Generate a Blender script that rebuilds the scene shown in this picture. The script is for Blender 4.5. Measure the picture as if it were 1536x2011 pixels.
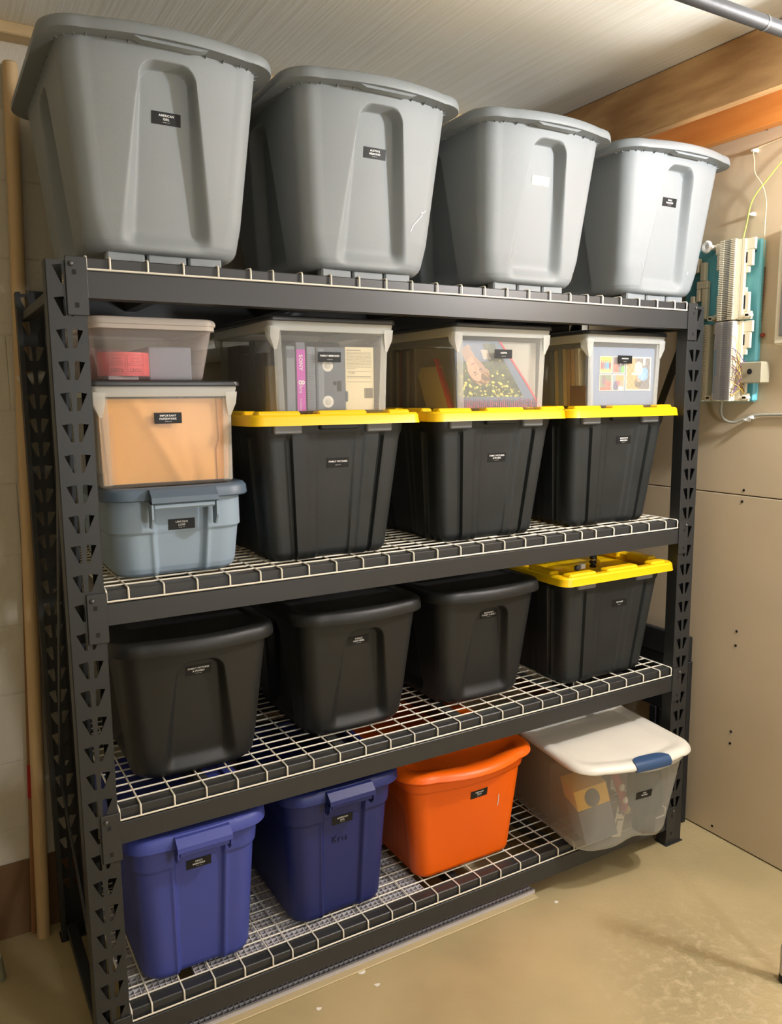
import bpy, bmesh, math, random
import numpy as np
from mathutils import Vector, Matrix
from mathutils.bvhtree import BVHTree
from mathutils.geometry import tessellate_polygon

for o in list(bpy.data.objects):
    bpy.data.objects.remove(o, do_unlink=True)
SC = bpy.context.scene
COL = SC.collection
R = random.Random(7)
PI = math.pi

# ------------------------------------------------------------------ camera
FPX, YAW, PIT, ROL = 1568.27, 0.5282, 0.1428, -0.0088
CAM = Vector((-0.2349, -1.7529, 1.5524))
F = Vector((math.cos(PIT)*math.sin(YAW), math.cos(PIT)*math.cos(YAW), -math.sin(PIT)))
RR = Vector((math.cos(YAW), -math.sin(YAW), 0))
UU = RR.cross(F)
R2 = RR*math.cos(ROL) + UU*math.sin(ROL)
U2 = -RR*math.sin(ROL) + UU*math.cos(ROL)
cd = bpy.data.cameras.new('camera')
cam = bpy.data.objects.new('camera', cd); COL.objects.link(cam)
M = Matrix((R2, U2, -F)).transposed().to_4x4(); M.translation = CAM
cam.matrix_world = M
cd.sensor_fit = 'HORIZONTAL'; cd.sensor_width = 36; cd.lens = FPX/1536*36
cd.clip_start = 0.02
SC.camera = cam

# ------------------------------------------------------------------ world, lamps, exposure
w = bpy.data.worlds.new('world'); SC.world = w; w.use_nodes = True
w.node_tree.nodes['Background'].inputs[0].default_value = (1.0, .95, .88, 1)
w.node_tree.nodes['Background'].inputs[1].default_value = 0.02
def lamp(name, loc, power, radius, color):
    l = bpy.data.lights.new(name, 'POINT'); l.energy = power; l.shadow_soft_size = radius; l.color = color
    o = bpy.data.objects.new(name, l); o.location = loc; COL.objects.link(o); return o
lamp('bulb_or_fill', (1.87, -1.04, 2.21), 58, .05, (.91, .945, 1.0))
lamp('bulb_or_fill', (1.05, -2.5, 1.4), 36, .12, (.93, .96, 1.0))  # unseen fill light, added to lift the ceiling and the left bins
SC.view_settings.view_transform = 'Standard'; SC.view_settings.look = 'None'
SC.view_settings.gamma = 1; SC.view_settings.use_curve_mapping = False
SC.view_settings.exposure = 0.7
try:
    SC.cycles.transparent_max_bounces = 32
    SC.cycles.max_bounces = 10
    SC.cycles.diffuse_bounces = 4
    SC.cycles.caustics_reflective = False; SC.cycles.caustics_refractive = False
except Exception: pass

# ------------------------------------------------------------------ helpers
def lin(c):
    return tuple((x/12.92 if x <= .04045 else ((x+.055)/1.055)**2.4) for x in c)
def rgb(r, g, b): return lin((r/255, g/255, b/255))

def mat(name, c, rough=.5, metal=0, bump=0, scale=40, var=0, vscale=6, stretch=None, spec=.5, c2=None, detail=4):
    m = bpy.data.materials.new(name); m.use_nodes = True
    nt = m.node_tree; b = nt.nodes['Principled BSDF']
    b.inputs['Base Color'].default_value = (*c, 1); b.inputs['Roughness'].default_value = rough
    b.inputs['Metallic'].default_value = metal; b.inputs['Specular IOR Level'].default_value = spec
    tc = nt.nodes.new('ShaderNodeTexCoord'); mp = nt.nodes.new('ShaderNodeMapping')
    nt.links.new(tc.outputs['Object'], mp.inputs[0])
    if stretch: mp.inputs['Scale'].default_value = stretch
    if var or c2:
        n = nt.nodes.new('ShaderNodeTexNoise'); n.inputs['Scale'].default_value = vscale; n.inputs['Detail'].default_value = detail
        nt.links.new(mp.outputs[0], n.inputs['Vector'])
        r = nt.nodes.new('ShaderNodeValToRGB')
        a = c; d = c2 if c2 else tuple(x*(1-var) for x in c)
        r.color_ramp.elements[0].color = (*d, 1); r.color_ramp.elements[1].color = (*a, 1)
        r.color_ramp.elements[0].position = .35; r.color_ramp.elements[1].position = .65
        nt.links.new(n.outputs[0], r.inputs[0]); nt.links.new(r.outputs[0], b.inputs['Base Color'])
    if bump:
        n = nt.nodes.new('ShaderNodeTexNoise'); n.inputs['Scale'].default_value = scale; n.inputs['Detail'].default_value = 5
        nt.links.new(mp.outputs[0], n.inputs['Vector'])
        bp = nt.nodes.new('ShaderNodeBump'); bp.inputs['Strength'].default_value = bump; bp.inputs['Distance'].default_value = .01
        nt.links.new(n.outputs[0], bp.inputs['Height']); nt.links.new(bp.outputs[0], b.inputs['Normal'])
    return m

def clear_mat(name, c, milk, rough=.3, spec=.5):
    """see-through moulded plastic: part lets light straight through, part is milky"""
    m = mat(name, c, rough, spec=spec); nt = m.node_tree
    b = nt.nodes['Principled BSDF']; out = nt.nodes['Material Output']
    t = nt.nodes.new('ShaderNodeBsdfTransparent'); t.inputs[0].default_value = (.97, .97, .96, 1)
    tr = nt.nodes.new('ShaderNodeBsdfTranslucent'); tr.inputs[0].default_value = (*c, 1)
    mx0 = nt.nodes.new('ShaderNodeMixShader'); mx0.inputs[0].default_value = .35
    nt.links.new(b.outputs[0], mx0.inputs[1]); nt.links.new(tr.outputs[0], mx0.inputs[2])
    fr = nt.nodes.new('ShaderNodeLayerWeight'); fr.inputs[0].default_value = .15
    ma = nt.nodes.new('ShaderNodeMath'); ma.operation = 'MULTIPLY_ADD'; ma.use_clamp = True
    nt.links.new(fr.outputs['Facing'], ma.inputs[0]); ma.inputs[1].default_value = .35; ma.inputs[2].default_value = milk
    mx = nt.nodes.new('ShaderNodeMixShader')
    nt.links.new(ma.outputs[0], mx.inputs[0]); nt.links.new(t.outputs[0], mx.inputs[1]); nt.links.new(mx0.outputs[0], mx.inputs[2])
    nt.links.new(mx.outputs[0], out.inputs[0])
    return m

def attr_mat(name, rough=.35):
    m = mat(name, (1, 1, 1), rough); nt = m.node_tree
    a = nt.nodes.new('ShaderNodeAttribute'); a.attribute_name = 'Col'
    nt.links.new(a.outputs[0], nt.nodes['Principled BSDF'].inputs['Base Color'])
    return m

WP = {}
def thing(name, label, cat, loc=(0, 0, 0), group=None, kind=None):
    o = bpy.data.objects.new(name, None); COL.objects.link(o); o.location = loc; o.empty_display_size = .05
    WP[o] = Vector(loc); o['label'] = label; o['category'] = cat
    if group: o['group'] = group
    if kind: o['kind'] = kind
    return o
def tag(o, label=None, cat=None, group=None, kind=None):
    if label: o['label'] = label
    if cat: o['category'] = cat
    if group: o['group'] = group
    if kind: o['kind'] = kind
    return o

class MB:
    def __init__(s): s.v = []; s.f = []
    def add(s, vs, fs):
        n = len(s.v); s.v.extend([tuple(map(float, p)) for p in vs]); s.f.extend([tuple(int(i)+n for i in f) for f in fs]); return s
    def box(s, x0, x1, y0, y1, z0, z1, c=0):
        if x1 < x0: x0, x1 = x1, x0
        if y1 < y0: y0, y1 = y1, y0
        if z1 < z0: z0, z1 = z1, z0
        if c <= 0:
            vs = [(x, y, z) for z in (z0, z1) for y in (y0, y1) for x in (x0, x1)]
            return s.add(vs, [(0, 2, 3, 1), (4, 5, 7, 6), (0, 1, 5, 4), (2, 6, 7, 3), (0, 4, 6, 2), (1, 3, 7, 5)])
        c = min(c, (x1-x0)*.45, (y1-y0)*.45, (z1-z0)*.45)
        bm = bmesh.new()
        for sx, x in ((1, x0), (-1, x1)):
            for sy, y in ((1, y0), (-1, y1)):
                for sz, z in ((1, z0), (-1, z1)):
                    bm.verts.new((x+sx*c, y+sy*c, z)); bm.verts.new((x+sx*c, y, z+sz*c)); bm.verts.new((x, y+sy*c, z+sz*c))
        bmesh.ops.convex_hull(bm, input=bm.verts); bm.verts.index_update()
        s.add([v.co[:] for v in bm.verts], [[v.index for v in f.verts] for f in bm.faces]); bm.free(); return s
    def hull(s, pts):
        bm = bmesh.new()
        for p in pts: bm.verts.new(p)
        r = bmesh.ops.convex_hull(bm, input=bm.verts)
        bmesh.ops.delete(bm, geom=[g for g in r['geom_interior'] if isinstance(g, bmesh.types.BMVert)], context='VERTS')
        bm.verts.index_update()
        s.add([v.co[:] for v in bm.verts], [[v.index for v in f.verts] for f in bm.faces]); bm.free(); return s
    def prism(s, poly, axis, a0, a1):
        n = len(poly)
        def P(p, a): return {'x': (a, p[0], p[1]), 'y': (p[0], a, p[1]), 'z': (p[0], p[1], a)}[axis]
        vs = [P(p, a0) for p in poly] + [P(p, a1) for p in poly]
        fs = [(i, (i+1) % n, (i+1) % n+n, i+n) for i in range(n)]
        fs += [tuple(range(n))[::-1], tuple(range(n, 2*n))]
        return s.add(vs, fs)
    def tube(s, path, r, n=10, caps=True):
        P = [Vector(p) for p in path]; m = len(P); rs = r if isinstance(r, (list, tuple)) else [r]*m
        T = []
        for i in range(m):
            a = P[max(i-1, 0)]; b = P[min(i+1, m-1)]; d = (b-a); T.append(d.normalized() if d.length > 1e-9 else Vector((0, 0, 1)))
        ref = Vector((0, 0, 1)) if abs(T[0].z) < .9 else Vector((1, 0, 0))
        N = (ref - T[0]*ref.dot(T[0])).normalized(); vs = []
        for i in range(m):
            N = N - T[i]*N.dot(T[i]); N.normalize(); B = T[i].cross(N)
            for k in range(n):
                a = 2*PI*k/n; vs.append(P[i] + (N*math.cos(a) + B*math.sin(a))*rs[i])
        fs = [(i*n+k, i*n+(k+1) % n, (i+1)*n+(k+1) % n, (i+1)*n+k) for i in range(m-1) for k in range(n)]
        if caps: fs += [tuple(range(n))[::-1], tuple(range((m-1)*n, m*n))]
        return s.add(vs, fs)
    def lathe(s, prof, c, axis='z', n=24):
        vs = []; m = len(prof)
        for r, h in prof:
            for k in range(n):
                a = 2*PI*k/n; u, v = r*math.cos(a), r*math.sin(a)
                vs.append({'z': (c[0]+u, c[1]+v, c[2]+h), 'y': (c[0]+u, c[1]+h, c[2]+v), 'x': (c[0]+h, c[1]+u, c[2]+v)}[axis])
        fs = [(i*n+k, i*n+(k+1) % n, (i+1)*n+(k+1) % n, (i+1)*n+k) for i in range(m-1) for k in range(n)]
        fs += [tuple(range(n))[::-1], tuple(range((m-1)*n, m*n))]
        return s.add(vs, fs)
    def rot(s, ang, c, axis='z'):
        Mx = Matrix.Translation(c) @ Matrix.Rotation(ang, 4, axis.upper()) @ Matrix.Translation(-Vector(c))
        s.v = [tuple(Mx @ Vector(p)) for p in s.v]; return s
    def build(s, name, m, parent=None, smooth=None, origin=None, fix=True):
        me = bpy.data.meshes.new(name); o = Vector((0, 0, 0))
        p = parent
        if p is not None: o = WP[p]
        loc = Vector(origin) if origin is not None else o
        me.from_pydata([(v[0]-loc[0], v[1]-loc[1], v[2]-loc[2]) for v in s.v], [], s.f)
        if fix:
            bm = bmesh.new(); bm.from_mesh(me); bmesh.ops.recalc_face_normals(bm, faces=bm.faces); bm.to_mesh(me); bm.free()
        if smooth is not None:
            me.shade_smooth(); me.set_sharp_from_angle(angle=math.radians(smooth))
        if m is not None: me.materials.append(m)
        ob = bpy.data.objects.new(name, me); COL.objects.link(ob)
        if parent is not None:
            ob.parent = parent; ob.location = loc - o
        else: ob.location = loc
        WP[ob] = loc
        return ob

def clone(o, name, dloc, parent):
    c = bpy.data.objects.new(name, o.data); COL.objects.link(c); c.parent = parent
    c.location = dloc; WP[c] = Vector(dloc) + (WP[parent] if parent else Vector()); return c

def ss(x, a, b):
    t = np.clip((x-a)/(b-a), 0, 1); return t*t*(3-2*t)

def perim(a, b, r, nf, nc, ns, hw=None):
    r = max(1e-4, min(r, a*.98, b*.98)); P = []; N = []; S = []; U = []
    def side(sid, n):
        for i in range(n):
            t = -1+2*i/(n-1)
            L_ = (a if sid in (0, 2) else b)-r
            if hw is not None:
                h_, wi_ = hw; q = abs(t); e1 = min(h_+.4*wi_+.002, L_-.004); e0 = max(e1-1.45*wi_-.004, .004)
                m_ = np.interp(q, [0, .30, .62, 1], [0, e0, e1, L_]); t = math.copysign(m_/L_, t)
            if sid == 0: p = (t*(a-r), -b); nn = (0, -1); u = p[0]
            elif sid == 1: p = (a, t*(b-r)); nn = (1, 0); u = p[1]
            elif sid == 2: p = (-t*(a-r), b); nn = (0, 1); u = p[0]
            else: p = (-a, -t*(b-r)); nn = (-1, 0); u = p[1]
            P.append(p); N.append(nn); S.append(sid); U.append(u)
    def corner(cx, cy, a0):
        for i in range(1, nc):
            an = a0 + PI/2*i/nc; nn = (math.cos(an), math.sin(an))
            P.append((cx+r*nn[0], cy+r*nn[1])); N.append(nn); S.append(9); U.append(0)
    side(0, nf); corner(a-r, -(b-r), -PI/2); side(1, ns); corner(a-r, b-r, 0)
    side(2, nf); corner(-(a-r), b-r, PI/2); side(3, ns); corner(-(a-r), -(b-r), PI)
    return np.array(P), np.array(N), np.array(S), np.array(U)

def loft(rings, cx, cy, z0, disp=None, nf=10, nc=7, ns=8, cap0=True, cap1=True, mb=None, hwf=None):
    """rings: (half width, half depth, corner radius, height); disp(side,u,z,a,b) -> push inwards, lift"""
    mb = mb or MB(); vs = []; n = None
    for a, b, r, z in rings:
        P, N, S, U = perim(a, b, r, nf, nc, ns, hwf(z) if hwf else None); n = len(P); zz = np.full(n, z)
        if disp is not None:
            d, dz = disp(S, U, zz, a, b); P = P - N*d[:, None]; zz = zz + dz
        vs.extend(np.c_[P[:, 0]+cx, P[:, 1]+cy, zz+z0].tolist())
    m = len(rings)
    fs = [(i*n+k, i*n+(k+1) % n, (i+1)*n+(k+1) % n, (i+1)*n+k) for i in range(m-1) for k in range(n)]
    if cap0: fs.append(tuple(range(n))[::-1])
    if cap1: fs.append(tuple(range((m-1)*n, m*n)))
    return mb.add(vs, fs)

def interp_rings(keys, n, extra=()):
    """keys sorted by z: (z,a,b,r); dense rings"""
    k = np.array(keys, float); zs = np.unique(np.r_[np.linspace(k[0, 0], k[-1, 0], n), k[:, 0], np.array(extra, float)])
    return [(np.interp(z, k[:, 0], k[:, 1]), np.interp(z, k[:, 0], k[:, 2]), np.interp(z, k[:, 0], k[:, 3]), z) for z in zs]

def text_geo(s, bold=.0, cache={}):
    key = (s, bold)
    if key in cache: return cache[key]
    cu = bpy.data.curves.new('lettering', 'FONT'); cu.body = s; cu.size = 1; cu.align_x = 'LEFT'; cu.offset = bold
    cu.space_character = 1.12; cu.resolution_u = 3
    ob = bpy.data.objects.new('lettering', cu); COL.objects.link(ob)
    dg = bpy.context.evaluated_depsgraph_get(); me = ob.evaluated_get(dg).to_mesh()
    v = np.array([p.co[:2] for p in me.vertices]); f = [tuple(p.vertices) for p in me.polygons]
    ob.evaluated_get(dg).to_mesh_clear(); bpy.data.objects.remove(ob); bpy.data.curves.remove(cu)
    lo, hi = v.min(0), v.max(0)
    cache[key] = ((v-np.array([lo[0], 0])), f, hi[0]-lo[0]); return cache[key]

def text_at(mb, s, cx, cz, cap, maxw=None, bold=.02, fn=None, flip=False, mirror=False, vert=False):
    """letters in the x-z plane centred on (cx, cz), cap height cap; fn(x,z)->(x,y,z)"""
    v, f, wd = text_geo(s, bold); k = cap/.70; sx = k
    if maxw and wd*k > maxw: sx = maxw/wd
    x = (v[:, 0]-wd/2)*sx; z = (v[:, 1]-.35)*k
    if flip: x, z = -x, -z
    if mirror: x = -x
    if vert: x, z = z, -x
    mb.add([fn(cx+a, cz+b) for a, b in zip(x, z)], f)

# ------------------------------------------------------------------ materials
M_GREY = mat('grey_plastic', (.268, .290, .298), .55, bump=.05, scale=400, var=.05, vscale=5, spec=.35)
M_GREYLID = mat('grey_lid_plastic', (.222, .241, .248), .5, bump=.05, scale=300, spec=.4)
M_BLACK = mat('black_plastic', (.012, .0125, .012), .5, bump=.06, scale=500)
M_HDX = mat('charcoal_plastic', (.018, .0212, .0215), .5, bump=.06, scale=500, var=.3, vscale=9)
M_YEL = mat('yellow_plastic', rgb(236, 190, 0), .4)
M_SLATE = mat('slate_blue_plastic', rgb(142, 160, 176), .5, bump=.05, scale=500)
M_SLATELID = mat('dark_slate_plastic', rgb(84, 100, 116), .45)
M_BLUE1 = mat('periwinkle_plastic', rgb(64, 74, 152), .5, bump=.05, scale=500)
M_BLUE2 = mat('navy_plastic', rgb(30, 40, 100), .48, bump=.05, scale=500)
M_ORANGE = mat('orange_plastic', rgb(242, 100, 0), .42)
M_STEEL = mat('powder_coated_steel', (.022, .0225, .022), .45, bump=.02, scale=900, spec=.5)
M_BEAM = mat('powder_coated_beam', (.026, .0265, .0265), .42, bump=.02, scale=900, spec=.55)
M_WIRE = mat('cream_wire', rgb(226, 218, 200), .35)
M_RIVET = mat('rivet_steel', (.10, .10, .10), .3, metal=.6)
M_DARK = mat('hollow_shade', (.006, .006, .006), .8)  # shade inside holes, slots and gaps, put into a near-black colour
M_CLEAR = clear_mat('clear_box_plastic', (.80, .80, .77), .11, .22)
M_CLEARRIM = clear_mat('cloudy_rim_plastic', (.86, .86, .81), .55, .3)
M_CLEARCOL = clear_mat('cloudy_corner_plastic', (.86, .86, .81), .26, .3)
M_CLEARW = clear_mat('cloudy_bin_plastic', (.80, .79, .73), .17, .4)
M_CLEARF = clear_mat('pinkish_clear_plastic', (.80, .73, .70), .13, .25)
M_FLATLID = clear_mat('almond_lid_plastic', (.84, .77, .69), .68, .4)
M_BLKLID = mat('black_lid_plastic', (.03, .032, .034), .35)
M_GREYCLIP = clear_mat('grey_clip_plastic', (.34, .35, .36), .8, .3)
M_WHITELID = mat('white_lid_plastic', rgb(226, 220, 206), .42, var=.06, vscale=7)
M_LATCH = mat('denim_blue_plastic', rgb(50, 76, 112), .35)
M_STICK = mat('sticker_black', (.010, .010, .010), .5, spec=.3)
M_INK = mat('white_ink', (.86, .86, .84), .5)
M_INKD = mat('dark_ink', (.02, .02, .025), .5)
M_MARK = mat('marker_ink', (.008, .010, .03), .5)
M_WALLB = mat('painted_block', rgb(212, 204, 186), .6, bump=.25, scale=90, var=.06, vscale=3)
M_BROWN = mat('brown_block_paint', rgb(120, 88, 58), .7, bump=.2, scale=60, var=.12)
M_WALLR = mat('tan_wallboard', rgb(206, 186, 154), .55, bump=.06, scale=30, var=.07, vscale=2.2)
M_WALLX = mat('far_room_paint', rgb(186, 182, 172), .7)
M_WOOD = mat('weathered_fir', rgb(216, 172, 118), .6, bump=.1, scale=14, stretch=(6, 1.3, 6), c2=rgb(168, 122, 74), vscale=2.6, detail=8)
M_FIR = mat('orange_fir', rgb(226, 150, 72), .5, bump=.06, scale=14, stretch=(9, 1, 9), c2=rgb(206, 124, 52), vscale=2)
M_PINE = mat('pale_pine', rgb(214, 186, 140), .55, bump=.06, scale=14, stretch=(2, 9, 9), var=.12)
M_DOWEL = mat('pine_dowel', rgb(214, 182, 134), .5, stretch=(14, 14, 1), var=.2, vscale=3)
M_PIPE = mat('black_iron_pipe', (.035, .035, .038), .55, metal=.0, bump=.04, scale=120)
M_PVC = mat('white_pvc', rgb(226, 224, 216), .35)
M_CREAM = mat('cream_plastic', rgb(226, 216, 190), .45)
M_TEAL = mat('turquoise_board', rgb(112, 194, 210), .4)
M_TAUPE = mat('taupe_plastic', rgb(160, 152, 128), .45)
M_GRATE = mat('white_grating', rgb(206, 202, 206), .4)
M_FLOOR = None

# floor: painted concrete with worn rough patches
def floor_mat():
    m = mat('concrete', rgb(196, 172, 126), .42); nt = m.node_tree; b = nt.nodes['Principled BSDF']
    tc = nt.nodes.new('ShaderNodeTexCoord')
    n1 = nt.nodes.new('ShaderNodeTexNoise'); n1.inputs['Scale'].default_value = 2.4; n1.inputs['Detail'].default_value = 6
    n2 = nt.nodes.new('ShaderNodeTexNoise'); n2.inputs['Scale'].default_value = 34; n2.inputs['Detail'].default_value = 9; n2.inputs['Distortion'].default_value = .15; n2.inputs['Roughness'].default_value = .62
    nt.links.new(tc.outputs['Object'], n1.inputs['Vector']); nt.links.new(tc.outputs['Object'], n2.inputs['Vector'])
    r1 = nt.nodes.new('ShaderNodeValToRGB'); r1.color_ramp.elements[0].color = (*rgb(168, 152, 112), 1); r1.color_ramp.elements[1].color = (*rgb(188, 169, 126), 1)
    r1.color_ramp.elements[0].position = .35; r1.color_ramp.elements[1].position = .65
    nt.links.new(n1.outputs[0], r1.inputs[0])
    # worn patch centred on the open floor
    mp = nt.nodes.new('ShaderNodeMapping'); mp.inputs['Location'].default_value = (-1.50, .52, 0)
    nt.links.new(tc.outputs['Object'], mp.inputs[0])
    ln = nt.nodes.new('ShaderNodeVectorMath'); ln.operation = 'LENGTH'; nt.links.new(mp.outputs[0], ln.inputs[0])
    mr = nt.nodes.new('ShaderNodeMapRange'); mr.inputs[1].default_value = .12; mr.inputs[2].default_value = .42; mr.inputs[3].default_value = 1; mr.inputs[4].default_value = 0
    nt.links.new(ln.outputs['Value'], mr.inputs[0])
    r2 = nt.nodes.new('ShaderNodeValToRGB'); r2.color_ramp.elements[0].position = .50; r2.color_ramp.elements[1].position = .66
    nt.links.new(n2.outputs[0], r2.inputs[0])
    mu = nt.nodes.new('ShaderNodeMath'); mu.operation = 'MULTIPLY'; nt.links.new(r2.outputs[0], mu.inputs[0]); nt.links.new(mr.outputs[0], mu.inputs[1])
    mx = nt.nodes.new('ShaderNodeMix'); mx.data_type = 'RGBA'
    nt.links.new(mu.outputs[0], mx.inputs[0]); nt.links.new(r1.outputs[0], mx.inputs[6]); mx.inputs[7].default_value = (*rgb(198, 180, 140), 1)
    nt.links.new(mx.outputs[2], b.inputs['Base Color'])
    ad = nt.nodes.new('ShaderNodeMath'); ad.operation = 'MULTIPLY_ADD'; nt.links.new(n2.outputs[0], ad.inputs[0]); nt.links.new(mr.outputs[0], ad.inputs[1]); ad.inputs[2].default_value = 0
    n3 = nt.nodes.new('ShaderNodeTexNoise'); n3.inputs['Scale'].default_value = 60; nt.links.new(tc.outputs['Object'], n3.inputs['Vector'])
    a2 = nt.nodes.new('ShaderNodeMath'); a2.operation = 'MULTIPLY_ADD'; nt.links.new(n3.outputs[0], a2.inputs[0]); a2.inputs[1].default_value = .12; nt.links.new(ad.outputs[0], a2.inputs[2])
    bp = nt.nodes.new('ShaderNodeBump'); bp.inputs['Strength'].default_value = .5; bp.inputs['Distance'].default_value = .012
    nt.links.new(a2.outputs[0], bp.inputs['Height']); nt.links.new(bp.outputs[0], b.inputs['Normal'])
    return m
def ceil_mat():
    m = mat('brushed_ceiling_paint', rgb(222, 216, 202), .5); nt = m.node_tree; b = nt.nodes['Principled BSDF']
    tc = nt.nodes.new('ShaderNodeTexCoord'); mp = nt.nodes.new('ShaderNodeMapping'); mp.inputs['Scale'].default_value = (60, 1.0, 1)
    nt.links.new(tc.outputs['Object'], mp.inputs[0])
    n = nt.nodes.new('ShaderNodeTexNoise'); n.inputs['Scale'].default_value = 1.6; n.inputs['Detail'].default_value = 6
    nt.links.new(mp.outputs[0], n.inputs['Vector'])
    n2 = nt.nodes.new('ShaderNodeTexNoise'); n2.inputs['Scale'].default_value = 70; nt.links.new(tc.outputs['Object'], n2.inputs['Vector'])
    # streaks fade towards the right-hand side of the slab
    sp = nt.nodes.new('ShaderNodeSeparateXYZ'); nt.links.new(tc.outputs['Object'], sp.inputs[0])
    mr = nt.nodes.new('ShaderNodeMapRange'); mr.inputs[1].default_value = .5; mr.inputs[2].default_value = 1.5; mr.inputs[3].default_value = 1; mr.inputs[4].default_value = .12
    nt.links.new(sp.outputs[0], mr.inputs[0])
    mu = nt.nodes.new('ShaderNodeMath'); mu.operation = 'MULTIPLY'; nt.links.new(n.outputs[0], mu.inputs[0]); nt.links.new(mr.outputs[0], mu.inputs[1])
    ad = nt.nodes.new('ShaderNodeMath'); ad.operation = 'MULTIPLY_ADD'; nt.links.new(n2.outputs[0], ad.inputs[0]); ad.inputs[1].default_value = .12; nt.links.new(mu.outputs[0], ad.inputs[2])
    bp = nt.nodes.new('ShaderNodeBump'); bp.inputs['Strength'].default_value = .38; bp.inputs['Distance'].default_value = .004
    nt.links.new(ad.outputs[0], bp.inputs['Height']); nt.links.new(bp.outputs[0], b.inputs['Normal'])
    r = nt.nodes.new('ShaderNodeValToRGB'); r.color_ramp.elements[0].color = (*rgb(236, 232, 218), 1); r.color_ramp.elements[1].color = (*rgb(244, 241, 232), 1)
    r.color_ramp.elements[0].position = .35; r.color_ramp.elements[1].position = .62
    nt.links.new(n.outputs[0], r.inputs[0]); nt.links.new(r.outputs[0], b.inputs['Base Color'])
    return m

# ------------------------------------------------------------------ setting
XR, YB, ZC = 2.085, .652, 2.5
def struct(o): o['kind'] = 'structure'; return o
struct(MB().box(-2.6, XR+.1, -4, YB+.15, -.1, 0).build('floor', floor_mat()))
struct(MB().box(-2.6, XR+.1, -4, YB+.15, ZC, ZC+.1).build('ceiling', ceil_mat()))
struct(MB().box(-2.7, -2.6, -4, YB+.15, 0, ZC).build('wall_left', M_WALLX))
struct(MB().box(-2.6, XR, -4.1, -4, 0, ZC).build('wall_front', M_WALLX))
wb = struct(MB().box(-2.6, XR+.1, YB+.006, YB+.15, 0, ZC).build('wall_back', M_WALLB))
# painted concrete blocks
course = [.227, .328, .529, .730, .927, 1.126, 1.326, 1.526, 1.726, 1.926, 2.126, 2.307, 2.47]
blk = None
for i in range(len(course)-1):
    z0, z1 = course[i], course[i+1]; off = .13 if i % 2 else -.07
    x = -1.35+off
    while x < XR:
        x1 = min(x+.4, XR); g = .0012
        if x1-x > .05:
            MB().box(x+g, x1-g, YB+.004, YB+.02, z0+g, z1-g, .002).build('block', M_WALLB, wb)
        x += .4
struct(MB().box(-2.6, XR, YB+.001, YB+.03, 0, .227, .002).build('baseboard_back', M_BROWN))
struct(MB().box(-2.6, 1.7, .60, YB+.01, 2.47, ZC, .003).build('trim_1', M_PINE))
wr = struct(MB().box(XR+.012, XR+.1, -4, YB, 0, ZC).build('wall_right', M_DARK))
MB().box(XR, XR+.012, -2.2, YB, .004, 1.2205, .002).build('panel', M_WALLR, wr)
MB().box(XR, XR+.012, -2.2, YB, 1.2235, 2.40, .002).build('panel', M_WALLR, wr)
MB().box(XR, XR+.012, -4, -2.203, .004, 2.40, .002).build('panel', M_WALLR, wr)
for y, z in ((-.084, 1.239), (-.080, 1.201), (-.086, .76), (-.085, .71), (-.085, .404), (-.084, .361), (-.097, 2.36), (-.03, .03)):
    MB().lathe([(.0045, 0), (.0045, .0012), (.003, .0018)], (XR-.0016, y, z), 'x', 10).build('screw_spot', M_DARK, wr)  # raised dark discs stand for screw holes, their shade painted in
struct(MB().box(1.735, 1.773, -3.9, YB-.001, 2.338, ZC-.001, .003).build('trim_2', M_WOOD))
struct(MB().box(XR-.04, XR-.001, -3.9, YB-.001, 2.357, ZC-.001, .002).build('trim_3', M_FIR))

# ------------------------------------------------------------------ rack
W, D, H = 1.956, .595, 1.829
PITCH = .0635
rack = thing('storage_rack', 'charcoal steel storage rack with four shelves against the block wall', 'rack', (W/2, D/2, 0))
def post_mesh(back):
    mb = MB(); t = .0025; wd = .075
    ncell = int(H/PITCH); z = H
    def sheet(outer, holes):
        polys = [[Vector((p[0], p[1], 0)) for p in outer]] + [[Vector((p[0], p[1], 0)) for p in h] for h in holes]
        tris = tessellate_polygon(polys); flat = [p for q in polys for p in q]
        for y in (0, t): mb.add([(p.x, y, p.y) for p in flat], tris)
        for h in holes:
            n = len(h); mb.add([(p[0], 0, p[1]) for p in h]+[(p[0], t, p[1]) for p in h], [(i, (i+1) % n, n+(i+1) % n, n+i) for i in range(n)])
    for k in range(ncell):
        z1 = H-k*PITCH; z0 = z1-PITCH; a = z1-.007; b = a-.039
        h1 = [(.0128, a-.003), (.0308, a), (.0330, a-.003), (.0345, b+.002), (.0325, b), (.0285, b+.001)]
        h2 = [(.0778-p[0], p[1]) for p in h1]
        if z0 < .06: h1, h2 = [], []
        sheet([(.002, z0), (wd-.002, z0), (wd-.002, z1), (.002, z1)], [h for h in (h1, h2) if h])
    zb = H-ncell*PITCH
    if zb > .001: sheet([(.002, 0), (wd-.002, 0), (wd-.002, zb), (.002, zb)], [])
    for x0, x1 in ((0, t), (wd-t, wd)):
        s = 1 if x0 == 0 else -1; xo = x0 if s > 0 else x1; xi = x1 if s > 0 else x0
        mb.prism([(xo, .002), (xo+s*.002, 0), (xo+s*.0025, .0025), (xi, .003), (xi, .042), (xo, .042)], 'z', 0, H)
        mb.box(xi, xi+s*((.034 if s > 0 else .012) if not back else .009), .0395, .042, 0, H)  # outer lip of the front posts widened so their holes look dark
    if back: mb.v = [(x, D-y, z) for x, y, z in mb.v]
    return mb
post_front = None
pf = post_mesh(False); pb = post_mesh(True)
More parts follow.
